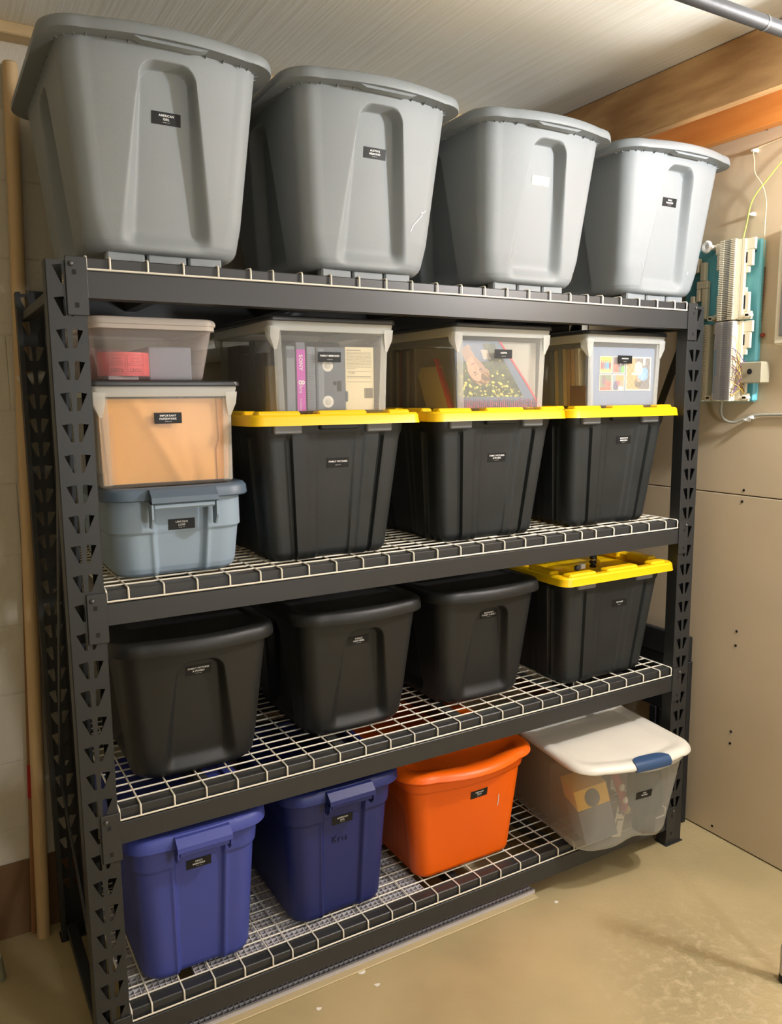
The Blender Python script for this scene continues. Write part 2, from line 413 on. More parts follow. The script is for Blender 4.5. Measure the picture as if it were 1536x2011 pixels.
for i, (src, x0) in enumerate(((pf, 0), (pf, W-.075), (pb, 0), (pb, W-.075))):
    m2 = MB(); m2.v = [((x if x0 == 0 else .075-x)+x0, y, z) for x, y, z in src.v]; m2.f = src.f
    p = m2.build('post', M_STEEL, rack, fix=True)
    yy = (-.012, .05) if i < 2 else (D-.05, D+.012)
    MB().box(x0-.004, x0+.079, yy[0]+.006, yy[1]-.004, 0, .004, .001).build('foot_plate', M_STEEL, p)
ST = [(1.811, 1.758), (1.116, 1.069), (.613, .5625), (.112, .060)]
DECKZ = [t+.0325 for t, b in ST]
for t, b in ST:
    for back in (0, 1):
        prof = [(0, b), (0, t-.001), (.001, t), (.009, t), (.010, t+.001), (.010, t+.026), (.012, t+.028), (.045, t+.028), (.045, b)]
        if back: prof = [(D-y, z) for y, z in prof]
        bo = MB().prism(prof, 'x', .0755, W-.0755).build('beam', M_BEAM, rack)
        for s in (0, 1):
            X = (lambda x: x) if s == 0 else (lambda x: W-x)
            y0, y1 = (-.0045, -.0005) if not back else (D+.0005, D+.0045)
            MB().box(X(.037), X(.079), y0, y1, b-.036, t+.027, .0012).build('end_plate', M_BEAM, bo)
            if not back:
                MB().lathe([(.0055, .001), (.0055, -.0015), (.004, -.004), (.0015, -.005)], (X(.048), y0, t+.012), 'y', 12).build('rivet', M_RIVET, bo, 40)
                for dx, zz in ((.054, t-.004), (.056, b-.016)):
                    MB().box(X(dx-.004), X(dx+.004), y0-.0006, y0+.001, zz-.005, zz+.005).build('slot', M_DARK, bo)  # raised dark boxes paint the shade of the square holes
                mbw = MB()
                for k in range(9):
                    zz = b+.004+k*(t-b-.006)/8
                    mbw.hull([(X(.0775)+.0022*math.cos(q)*math.cos(e), -.0022+.002*math.sin(q)*math.cos(e), zz+.0035*math.sin(e)) for q in np.arange(0, 2*PI, PI/3) for e in (-.9, 0, .9)])
                mbw.build('weld', M_RIVET, bo, 60)
    for x in (.285, .66, 1.04, 1.42, 1.70):
        MB().box(x-.016, x+.016, .045, D-.045, t-.020, t+(.0255 if t > .2 else .011), .002).build('support_bar', M_STEEL, rack)
for x in (.012, W-.040):
    for z in (1.758, .03):
        MB().box(x, x+.028, .042, D-.042, z, z+.022, .002).build('side_strut', M_STEEL, rack)
    for (ya, za), (yb, zb) in (((.045, 1.75), (.55, .52)), ((.55, .50), (.045, .10))):
        n = Vector((0, zb-za, -(yb-ya))).normalized()*.014
        pts = []
        for xx in (x+.010, x+.014):
            for (y, z) in ((ya, za), (yb, zb)):
                pts += [(xx, y+n.y, z+n.z), (xx, y-n.y, z-n.z)]
        MB().hull(pts).build('side_brace', M_STEEL, rack)
# wire decks
WX = [.079, .126, .203, .279, .356, .431, .485, .557] + [.632+.0757*i for i in range(11)] + [1.456, 1.514, 1.589, 1.666, 1.744, 1.822, 1.877]
DN = ['top', 'second', 'third', 'bottom']
DL = ['cream wire deck under the four large grey bins on the top shelf', 'cream wire deck under the yellow-lidded bins on the second shelf',
      'cream wire deck under the black lidded bins on the third shelf', 'cream wire deck under the blue and orange bins on the bottom shelf']
crossm = longm = frontm = None
for (t, b), lab in zip(ST, DL):
    dk = thing('wire_deck', lab, 'wire deck', (W/2, D/2, t), 'wire decks of the rack')
    rw = .0022
    for x in WX:
        if crossm is None:
            mb = MB().tube([(0, .0045, -.0225), (0, .0045, -.002), (0, .0065, .0012), (0, .0105, .0022), (0, D-.0105, .0022), (0, D-.0065, .0012), (0, D-.0045, -.002), (0, D-.0045, -.0225)], rw, 6)
            o = mb.build('cross_wire', M_WIRE, None, 60, origin=(0, 0, 0)); crossm = o.data; bpy.data.objects.remove(o)
        o = bpy.data.objects.new('cross_wire', crossm); COL.objects.link(o); o.parent = dk
        o.location = (x-W/2, -D/2, .0281)
    for i in range(14):
        y = .044+.0385*i
        if longm is None:
            o = MB().tube([(.077, 0, 0), (W-.077, 0, 0)], rw, 6).build('long_wire', M_WIRE, None, 60, origin=(0, 0, 0)); longm = o.data; bpy.data.objects.remove(o)
        o = bpy.data.objects.new('long_wire', longm); COL.objects.link(o); o.parent = dk
        o.location = (-W/2, y-D/2, .0301)
    for y in (.0035, D-.0035):
        o = bpy.data.objects.new('edge_wire', longm); COL.objects.link(o); o.parent = dk
        o.location = (-W/2, y-D/2, .0045)

# ------------------------------------------------------------------ stickers and lettering on a body
def surf(mb):
    bv = BVHTree.FromPolygons([Vector(v) for v in mb.v], mb.f)
    def fn(off):
        def g(x, z):
            h = bv.ray_cast(Vector((x, -1.2, z)), Vector((0, 1, 0)))
            return (x, (h[0].y if h[0] is not None else 0)-off, z)
        return g
    return fn
def sticker(body, mb, cx, cz, lines, wd=.0615, ht=.0245, small=True, m=M_STICK, cap=.0042, tilt=0, bold=.025):
    fn = surf(mb); n, k = 8, 4; vs = []; fs = []
    ct, st = math.cos(tilt), math.sin(tilt)
    def rt(x, z): return (cx+(x-cx)*ct-(z-cz)*st, cz+(x-cx)*st+(z-cz)*ct)
    g = fn(.0009)
    gi = fn(.0002)
    for j in range(k+1):
        for i in range(n+1):
            x, z = rt(cx-wd/2+wd*i/n, cz-ht/2+ht*j/k); vs.append(g(x, z))
    fs = [(j*(n+1)+i, j*(n+1)+i+1, (j+1)*(n+1)+i+1, (j+1)*(n+1)+i) for j in range(k) for i in range(n)]
    # thin edge down to the plastic
    rim = [i for i in range(n+1)] + [(j+1)*(n+1)-1 for j in range(1, k+1)] + [k*(n+1)+i for i in range(n-1, -1, -1)] + [j*(n+1) for j in range(k-1, 0, -1)]
    q = len(vs)
    for i in rim: vs.append(gi(vs[i][0], vs[i][2]))
    L = len(rim); fs += [(rim[i], rim[(i+1) % L], q+(i+1) % L, q+i) for i in range(L)]
    s = MB().add(vs, fs).build('label_sticker', m, body, 30)
    t = MB(); h = fn(.0013)
    f2 = lambda x, z: h(*rt(x, z))
    if len(lines) == 1: text_at(t, lines[0], cx, cz+.003, cap, wd*.86, bold, f2)
    elif len(lines) == 2:
        text_at(t, lines[0], cx, cz+.0055, cap, wd*.86, bold, f2); text_at(t, lines[1], cx, cz-.0015, cap, wd*.86, bold, f2)
    if small: text_at(t, 'storage room', cx, cz-(.0072 if len(lines) > 1 else .0058), .0017, wd*.5, 0, f2)
    if t.f: t.build('lettering', M_INK, s, None, fix=False)
    return s

# ------------------------------------------------------------------ tubs
def groove_disp(zt, wt, wb, zb, dt, db, wall=.007, Rc=.03, bow=0, side=True, sw=None, a_ref=.2):
    def d(S, U, z, a, b):
        hw = np.interp(z, [zb, zt], [wb, wt]); au = np.abs(U)
        px = au-(hw-Rc); pz = z-(zt-Rc)
        dd = np.where((px > 0) & (pz > 0), Rc-np.hypot(np.maximum(px, 0), np.maximum(pz, 0)), np.minimum(hw-au, zt-z))
        wl = np.interp(z, [zb, zt], [.030, wall]); mask = ss(dd, -wl*.35, wl)*ss(z, zb+.002, zb+.050)
        dep = np.interp(z, [zb, zt], [db, dt])
        inw = np.where((S == 0) | (S == 2) | ((S == 1) | (S == 3) if side else False), mask*dep, 0.0)
        if bow:
            inw = inw-np.where((S == 0) | (S == 2), bow*(1-(U/umax(S, U))**2), 0)*np.interp(z, [zb, zt], [.3, 1])
        return inw, np.zeros_like(z)
    return d
def umax(S, U, k=(0, 2)):
    q = (S == k[0]) | (S == k[1]); return max(1e-4, float(np.abs(U[q]).max()))
def bow_disp(bow, bows=0):
    def d(S, U, z, a, b):
        return (-np.where((S == 0) | (S == 2), bow*np.maximum(0, 1-(U/umax(S, U))**2), 0)-np.where((S == 1) | (S == 3), bows*np.maximum(0, 1-(U/umax(S, U, (1, 3)))**2), 0)), np.zeros_like(z)
    return d

def lid_rings(a, b, r, h, well=.006, inset=.035):
    return [(a-.010, b-.010, r-.008, 0), (a-.001, b-.001, r, 0), (a, b, r, .002), (a-.001, b-.001, r, h*.55), (a-.004, b-.004, r-.003, h*.85),
            (a-.010, b-.010, r-.008, h), (a-inset*.8, b-inset*.8, r-.02, h), (a-inset, b-inset, r-.022, h-well), (a-inset-.01, b-inset-.01, r-.025, h-well)]

def latch_tub(name, label, cat, group, cx, yf, z0, lw, ld, hb, hl, mb_, ml, tp, bt, gz, gw, gdepth, gwb, foot, lines, lab_u, lab_z, over=.036, ribs=True, cham=.062, stick=M_STICK, bow=.026, dz=.0):
    """storage tote with handle grooves; lw,ld lid size; yf lid corner front"""
    cy = yf+ld/2; t = thing(name, label, cat, (cx, cy, z0), group)
    a1, b1 = lw/2-over, ld/2-over; a0, b0 = a1-tp, b1-tp*1.35
    zb = foot
    keys = [(zb, a0-.020, b0-.020, .05), (zb+.004, a0-.010, b0-.010, cham*.98), (zb+.012, a0-.003, b0-.003, cham), (zb+.022, a0, b0, cham*.92),
            (zb+.075, a0+tp*.16, b0+tp*.22, .045), (hb-.004, a1, b1, .05), (hb, a1, b1, .05)]
    rings = interp_rings(keys, 56, np.linspace(gz-.036, gz+.006, 26))
    gb = zb
    disp = groove_disp(gz, gw, gwb, zb, gdepth, gdepth*.75, bow=bow*.8)
    bm = loft(rings, cx, cy, z0, disp, 66, 7, 66, True, False, hwf=lambda z: (float(np.interp(z, [gb, gz], [gwb, gw])), float(np.interp(z, [gb, gz], [.030, .007]))))
    body = bm.build('body', mb_, t, 50)
    if foot > .002:
        # raised foot ring made of separate pads
        af, bf = a0-.045, b0-.02
        segs = [(-af, -af*.36), (-af*.32, af*.36), (af*.40, af)]
        for sgn in (-1, 1):
            for x0, x1 in segs:
                MB().box(cx+x0, cx+x1, cy+sgn*(bf-.03), cy+sgn*bf, z0, z0+foot+.003, .004).build('foot', mb_, t)
    if ribs:
        # flange under the lid with a row of stiffening fins
        fl = loft([(a1-.001, b1-.001, .05, hb+.001), (a1+over-.007, b1+over-.007, .075, hb+.001), (a1+over-.007, b1+over-.007, .075, hb+.005), (a1-.001, b1-.001, .05, hb+.005)], cx, cy, z0, bow_disp(bow), 14, 7, 14, False, False)
        fl.build('rim_flange', mb_, t, 40)
        fm = MB()
        P, N, S, U = perim(a1, b1, .05, 9, 4, 11)
        for p, n, s_, u in zip(P, N, S, U):
            k = .0
            if s_ in (0, 2): k = bow*(1-(u/a1)**2)
            px, py = p[0]+n[0]*k*.8, p[1]+n[1]*k*.8; tx, ty = -n[1]*.0009, n[0]*.0009
            pts = []
            for sg in (-1, 1):
                pts += [(cx+px-n[0]*.004+sg*tx, cy+py-n[1]*.004+sg*ty, z0+hb+.001), (cx+px+n[0]*(over-.012)+sg*tx, cy+py+n[1]*(over-.012)+sg*ty, z0+hb+.001), (cx+px-n[0]*.004+sg*tx, cy+py-n[1]*.004+sg*ty, z0+hb-.008)]
            fm.add(pts, [(0, 1, 2), (3, 5, 4), (0, 3, 4, 1), (1, 4, 5, 2), (2, 5, 3, 0)])
        tag(fm.build('rim_fins', mb_, t), kind='stuff')
        MB().hull([(cx+sx*w_, yf-bow*.9+dy, z0+hb+dz) for sx in (-1, 1) for w_, dy, dz in ((.078, .010, -.003), (.060, .009, -.010), (.060, .03, -.010), (.078, .03, -.003))]).build('lid_catch', mb_, t, 30)
    loft(lid_rings(lw/2, ld/2, .078, hl, .007, .04), cx, cy, z0+hb-.004, bow_disp(bow), 18, 9, 14).build('lid', ml, t, 40)
    if lines is not None:
        sticker(body, bm, cx+lab_u, z0+lab_z, lines, m=stick)
    return t, body, bm

GRP = 'large grey bins on the top shelf'
ztop = DECKZ[0]
M_GLARE = mat('glare_white_sticker', rgb(232, 230, 200), .6, c2=rgb(176, 178, 170), vscale=160, spec=.2)  # glare that washes out this label is painted into its colour
tops = [('grey lidded bin at the left end of the top shelf, above the ticket box', .258, ['AMERICAN', 'GIRL'], M_STICK),
        ('grey bin with a pale crack line low on its front, top shelf', .762, ["AUSTIN'S", 'MEMORIES'], M_STICK),
        ('grey bin with a glare-whitened label, top shelf', 1.285, None, M_GLARE),
        ('grey bin at the right end of the top shelf, beside the wiring board', 1.800, ["KRIS'S", 'MEMORIES'], M_STICK)]
TOP = []
for lab, cx, ln, sm in tops:
    r = latch_tub('storage_bin', lab, 'bin', GRP, cx, -.042, ztop, .486, .62, .418, .026, M_GREY, M_GREYLID, .036, 0, .388, .054, .036, .094, .020, ln if ln else [], .004, .294, stick=sm)
    TOP.append(r)
    if ln is None:
        pass
# pale crack on the second bin, scuffs on the last
t, body, bm = TOP[1]; g = surf(bm)(.0012)
def scratch(body, g, pts, wdt, name='scratch'):
    m = MB()
    for (x0, z0), (x1, z1) in zip(pts[:-1], pts[1:]):
        dx, dz = x1-x0, z1-z0; l = math.hypot(dx, dz); nx, nz = -dz/l*wdt/2, dx/l*wdt/2
        m.add([g(x0+nx, z0+nz), g(x0-nx, z0-nz), g(x1-nx, z1-nz), g(x1+nx, z1+nz)], [(0, 1, 2, 3)])
    m.build(name, M_SCR, body, fix=False)
M_SCR = mat('stress_white', (.75, .75, .74), .5)
scratch(body, g, [(.868, 1.965), (.873, 1.978), (.884, 1.990), (.895, 2.000), (.901, 2.008), (.899, 2.014), (.906, 2.014), (.912, 2.020)], .0022, 'crack')
t, body, bm = TOP[3]; g = surf(bm)(.0012)
scratch(body, g, [(1.905, 1.930), (1.906, 1.938)], .004); scratch(body, g, [(1.692, 1.96), (1.700, 1.95), (1.704, 1.94)], .0015); scratch(body, g, [(1.985, 2.195), (1.986, 2.2)], .004)

# black totes, third shelf
z3 = DECKZ[2]
for lab, cx, yf, lw, ln, lu, lz, m in (
        ('black lidded bin at the left end of the third shelf', .290, .028, .405, ['FAMILY PICTURES', '& FRAMES'], .002, .264, M_BLACK),
        ('black lidded bin second from the left post, third shelf', .742, .045, .400, ['DANCE', 'COSTUMES'], -.006, .260, M_BLACK),
        ('black lidded bin beside the yellow-lidded bin on the third shelf', 1.168, .045, .400, ["MADISON'S", 'T-SHIRT & QUILT'], .004, .268, M_BLACK)):
    latch_tub('storage_bin', lab, 'bin', 'black bins on the third shelf', cx, yf, z3, lw, .50, .330, .032, m, m, .028, 0, .296, .053, .028, .092, .0, ln, lu, lz, over=.022, ribs=False, cham=.058, bow=.016)

# yellow-lidded totes
def hdx_disp(hb):
    def d(S, U, z, a, b):
        t = np.where((S == 1) | (S == 3), np.abs(U)/umax(S, U, (1, 3)), np.abs(U)/umax(S, U)); k = 1-z/hb
        inw = .005*(1-ss(t, .30, .34))*(.4+.6*k) + .003*(1-ss(t, .46, .50)) + .011*(ss(t, .725, .755)-ss(t, .80, .83)) + .004*ss(t, .83, .85)
        top = 1-ss(z, hb-.035, hb-.03); inw = inw*top
        inw = inw + .0015*((z < .03) & (z > .026)) + .006*(1-ss(z, .006, .012))
        return np.where(S == 9, .004*top+.006*(1-ss(z, .006, .012)), inw), np.zeros_like(z)
    return d
def yellow_tub(label, cx, yf, z0, lines, lu, lz, group, wd=.474, dp=.56, hb=.345, open_=False):
    cy = yf+dp/2; t = thing('storage_bin', label, 'bin', (cx, cy, z0), group)
    a1, b1 = wd/2-.034, dp/2-.030; a0, b0 = a1-.034, b1-.038
    keys = [(0, a0-.004, b0-.004, .03), (.006, a0, b0, .034), (hb, a1, b1, .034)]
    bm = loft(interp_rings(keys, 44), cx, cy, z0, hdx_disp(hb), 80, 6, 60, True, False)
    body = bm.build('body', M_HDX, t, 35)
    h = .026; a, b = wd/2, dp/2; r = .035; zl = z0+hb-.006
    rg = [(a-.012, b-.012, r, 0), (a, b, r, 0), (a-.001, b-.001, r, .003), (a-.003, b-.003, r, h-.005), (a-.008, b-.008, r-.004, h), (a-.030, b-.030, r-.012, h),
          (a-.036, b-.036, r-.014, h-.004), (a-.042, b-.042, r-.014, -.014), (a-.05, b-.05, r-.016, -.016)]
    lid = loft(rg, cx, cy, zl, None, 8, 8, 8).build('lid', M_YEL, t, 35)
    # raised lugs around the rim
    lug = MB()
    def lugbox(x0, x1, y0, y1): lug.box(cx+x0, cx+x1, cy+y0, cy+y1, zl+.006, zl+h+.008, .005)
    for sg in (-1, 1):
        ys = sorted((sg*(b-.012), sg*(b-.048)))
        lugbox(-.215, -.105, *ys); lugbox(-.060, .075, *ys); lugbox(.135, .200, *ys)
        xs = sorted((sg*(a-.012), sg*(a-.048)))
        for y0, y1 in ((-.20, -.10), (-.06, .06), (.10, .20)):
            if open_ or sg < 0: lugbox(*xs, y0, y1)
    lug.build('rim_lugs', M_YEL, lid, 30)
    # centre plateau of the lid
    pl = loft([(.125, .160, .06, -.015), (.122, .157, .06, h-.012), (.117, .152, .055, h-.008)], cx-.02, cy+.05, zl, None, 6, 10, 6)
    pl.build('lid_plateau', M_YEL, lid, 35)
    for x in (-.135, .115):
        MB().box(cx+x-.036, cx+x+.036, yf+.020, yf+.034, zl-.020, zl+.006, .003).build('clip', M_GREYCLIP, t, 30)
    MB().box(cx-.05, cx+.055, yf+.020, yf+.034, zl-.012, zl+.006, .003).build('lid_latch', M_HDX, t, 30)
    sticker(body, bm, cx+lu, z0+lz, lines)
    return t, lid, zl, h, cx, cy
z2 = DECKZ[1]
Y1 = yellow_tub('yellow-lidded black bin under the box of video cassettes', .652, -.004, z2, ['FAMILY PICTURES'], .008, .243, 'yellow-lidded black bins')
Y2 = yellow_tub('yellow-lidded black bin under the clear box with the portrait photo', 1.155, -.004, z2, ['FAMILY PICTURES', '& FRAMES'], .006, .233, 'yellow-lidded black bins')
Y3 = yellow_tub('yellow-lidded black bin under the clear box with the photo collage', 1.633, -.004, z2, ["MADISON'S", 'MEMORIES'], .022, .266, 'yellow-lidded black bins')
Y4 = yellow_tub('yellow-lidded black bin on the third shelf, nothing stacked on it', 1.624, -.012, z3, ['PICTURES'], .030, .248, 'yellow-lidded black bins', wd=.488, open_=True)
# small hardware left on the open lid
zl = Y4[2]; cx, cy = Y4[4], Y4[5]; ph = zl+.018
k = thing('hardware_knob', 'black and chrome knob lying on the yellow bin lid', 'knob', (cx-.020, .105, ph))
kx, ky = cx-.020, .105
MB().lathe([(.011, 0), (.011, .006), (.008, .008), (.008, .011), (.012, .013), (.012, .019), (.009, .022), (.009, .028), (.012, .030), (.012, .038), (.005, .040)], (kx, ky, ph), 'z', 20).build('grip', mat('black_rubber', (.01, .01, .01), .3), k, 40)
MB().lathe([(.0125, 0), (.0125, .004), (.011, .005)], (kx, ky, ph+.024), 'z', 20).build('ring', mat('chrome', (.7, .7, .7), .15, metal=1), k, 40)
tag(MB().box(cx-.075, cx-.056, .10, .115, ph, ph+.016, .002).build('bracket', M_PVC, None, origin=(cx-.066, .107, ph)), 'small white plastic bracket beside the chrome knob', 'bracket')
bz = zl+.026+.008
tag(MB().lathe([(.001, 0), (.006, .001), (.009, .005), (.010, .009), (.008, .015), (.004, .018), (.001, .019)], (cx-.155, .035, bz), 'z', 18).build('ball', mat('black_pompom', (.012, .012, .014), .7), None, 60, origin=(cx-.155, .035, bz)), 'little black ball on the front rim of the yellow lid', 'ball')

# rounded totes with clip handles
def rough_tub(label, cx, yf, z0, wd, dp, hb, hl, m, ml, step, lines, lu, lz, group, handle_m, hw=.066, tp=.022, ch=.055, drop=.064):
    cy = yf+dp/2; t = thing('storage_tote', label, 'bin', (cx, cy, z0), group)
    a1, b1 = wd/2-.018, dp/2-.018; a0, b0 = a1-tp, b1-tp*1.6
    keys = [(0, a0-.022, b0-.022, .04), (.003, a0-.012, b0-.012, .045), (.010, a0-.004, b0-.004, .05), (.022, a0, b0, .052), (step-.003, a0+(a1-a0)*.6, b0+(b1-b0)*.6, .052), (step+.003, a0+(a1-a0)*.62+.005, b0+(b1-b0)*.62+.005, .055), (hb, a1, b1, .055)]
    def d(S, U, z, a, b):
        au = np.abs(U); on = (S == 0) | (S == 2)
        w_ = np.interp(z, [0, hb], [ch*.86, ch*1.02])
        q = 1-ss(au, w_, w_+.009)
        up = ss(z, step-.003, step+.003)
        inw = q*(.007+.005*up)-.003*np.exp(-((au-w_-.012)/.005)**2)*(1-up)
        return np.where(on, inw, 0), np.zeros_like(z)
    bm = loft(interp_rings(keys, 46), cx, cy, z0, d, 84, 8, 20, True, False)
    body = bm.build('body', m, t, 45)
    loft([(a1-.004, b1-.004, .05, 0), (wd/2-.003, dp/2-.003, .062, 0), (wd/2, dp/2, .065, .003), (wd/2-.002, dp/2-.002, .063, hl*.7), (wd/2-.008, dp/2-.008, .058, hl*.95), (wd/2-.018, dp/2-.018, .05, hl),
          (wd/2-.04, dp/2-.04, .035, hl-.002), (wd/2-.044, dp/2-.044, .033, hl-.009)], cx, cy, z0+hb-.004, bow_disp(.006), 14, 9, 12).build('lid', ml, t, 45)
    zt = z0+hb-.004+hl
    for sg in (-1, 1):
        f0 = cy+sg*(dp/2+.004)
        prof = [(f0-sg*.012, zt-.004), (f0+sg*.006, zt-.004), (f0+sg*.024, zt-.020), (f0+sg*.025, zt-.032), (f0+sg*.019, zt-.036), (f0-sg*.012, zt-.030)]
        mb = MB().prism(prof, 'x', cx-hw, cx+hw)
        for x in (cx-hw, cx+hw-.004):
            lg = MB().prism([(f0-sg*.012, zt-.030), (f0+sg*.020, zt-.030), (f0+sg*.020, zt-drop*.75), (f0+sg*.006, zt-drop), (f0-sg*.012, zt-drop)], 'x', x, x+.004)
            lg.build('handle_side', m, t, 25)
        MB().box(cx-hw+.004, cx+hw-.004, f0+sg*.006, f0+sg*.018, zt-.048, zt-.033, .004).build('grip_bar', m, t, 25)
        mb.build('handle', handle_m, t, 25)
    sticker(body, bm, cx+lu, z0+lz, lines)
    return t, body, bm
z1 = DECKZ[3]
rough_tub('periwinkle blue tote at the left end of the bottom shelf', .262, .0, z1, .356, .50, .372, .034, M_BLUE1, M_BLUE1, .305, ["KRIS'S", 'MEMORIES'], .000, .295, 'blue totes on the bottom shelf', M_BLUE1)
tb = rough_tub('navy blue tote with handwriting on its front, next to the orange bin', .658, .012, z1, .356, .50, .372, .034, M_BLUE2, M_BLUE2, .300, ['AMERICAN', 'GIRL'], .000, .287, 'blue totes on the bottom shelf', M_BLUE2)
# handwritten name in marker
g = surf(tb[2])(.0012); hx, hz = .630, z1+.223
def stroke(mb, pts, wdt=.0022):
    m = MB().tube([g(hx+a, hz+b) for a, b in pts], wdt/2, 5); mb.add(m.v, m.f)
mk = MB()
stroke(mk, [(0, .018), (.001, .009), (0, 0)]); stroke(mk, [(.011, .019), (.002, .010), (.012, -.001)])
stroke(mk, [(.017, .011), (.018, 0), (.018, .008), (.022, .011), (.025, .010)])
stroke(mk, [(.030, .010), (.030, .001)]); stroke(mk, [(.030, .015), (.0305, .0155)])
stroke(mk, [(.043, .010), (.038, .009), (.038, .006), (.043, .004), (.042, .000), (.037, .001)])
mk.build('handwriting', M_MARK, tb[1], None)
LN = rough_tub('short slate blue tote under the envelope box, second shelf', .260, .028, z2, .344, .46, .184, .030, M_SLATE, M_SLATELID, .105, ['LINCOLN', 'LOGS'], .004, .120, 'totes with clip handles', M_SLATELID, hw=.075, tp=.010, drop=.090)

# orange bin
def orange_bin():
    cx, cy, z0 = 1.086, .275, z1
    t = thing('storage_bin', 'bright orange bin with a rounded lid on the bottom shelf', 'bin', (cx, cy, z0))
    hb = .335; a1, b1 = .205, .232; a0, b0 = .172, .205
    keys = [(0, a0-.022, b0-.022, .03), (.003, a0-.012, b0-.012, .036), (.010, a0-.004, b0-.004, .04), (.020, a0, b0, .042), (hb-.050, a0+(a1-a0)*.85, b0+(b1-b0)*.85, .05), (hb-.044, a1+.002, b1+.002, .055), (hb-.018, a1+.008, b1+.008, .06), (hb-.012, a1, b1, .055), (hb, a1, b1, .055)]
    def d(S, U, z, a, b):
        zt = .235; dd = np.minimum(.15-np.abs(U), zt-z); px = np.abs(U)-.10; pz = z-(zt-.05)
        dd = np.where((px > 0) & (pz > 0), .05-np.hypot(np.maximum(px, 0), np.maximum(pz, 0)), dd)
        side = ss(dd, 0, .012)*.012*ss(z, .0, .02)
        front = -.022*np.maximum(0, 1-(U/umax(S, U))**2)*ss(z, .02, .30)
        return np.where((S == 1) | (S == 3), side, np.where((S == 0) | (S == 2), front, 0)), np.zeros_like(z)
    bm = loft(interp_rings(keys, 50), cx, cy, z0, d, 40, 8, 50, True, False)
    body = bm.build('body', M_ORANGE, t, 50)
    lw, ld = .238, .262
    loft([(a1, b1, .05, 0), (lw-.003, ld-.003, .085, 0), (lw, ld, .088, .004), (lw-.002, ld-.002, .087, .012), (lw-.010, ld-.010, .08, .020), (lw-.022, ld-.022, .07, .022), (lw-.050, ld-.050, .05, .018), (lw-.058, ld-.058, .045, .008), (lw-.066, ld-.066, .04, .006)],
         cx, cy, z0+hb-.006, bow_disp(.034), 24, 10, 16).build('lid', M_ORANGE, t, 45)
    sticker(body, bm, cx+.012, z0+.250, ['KEEPSAKE', 'TOYS'])
    g = surf(bm)(.0012)
    scratch(body, g, [(1.180, .325), (1.181, .345), (1.180, .365)], .003)
orange_bin()

# clear file boxes
def print_grid(name, fn_pos, fn_col, nu, nv, m, parent):
    me = bpy.data.meshes.new(name); vs = []; fs = []; cols = []
    o = WP[parent]
    for j in range(nv+1):
        for i in range(nu+1):
            u, v = i/nu, j/nv; p = fn_pos(u, v); vs.append((p[0]-o[0], p[1]-o[1], p[2]-o[2])); cols.append((*lin(fn_col(u, v)), 1))
    fs = [(j*(nu+1)+i, j*(nu+1)+i+1, (j+1)*(nu+1)+i+1, (j+1)*(nu+1)+i) for j in range(nv) for i in range(nu)]
    me.from_pydata(vs, [], fs); at = me.color_attributes.new('Col', 'FLOAT_COLOR', 'POINT')
    at.data.foreach_set('color', np.array(cols, 'f').ravel()); me.materials.append(m)
    ob = bpy.data.objects.new(name, me); COL.objects.link(ob); ob.parent = parent; WP[ob] = o; return ob
M_PRINT = attr_mat('photo_print')

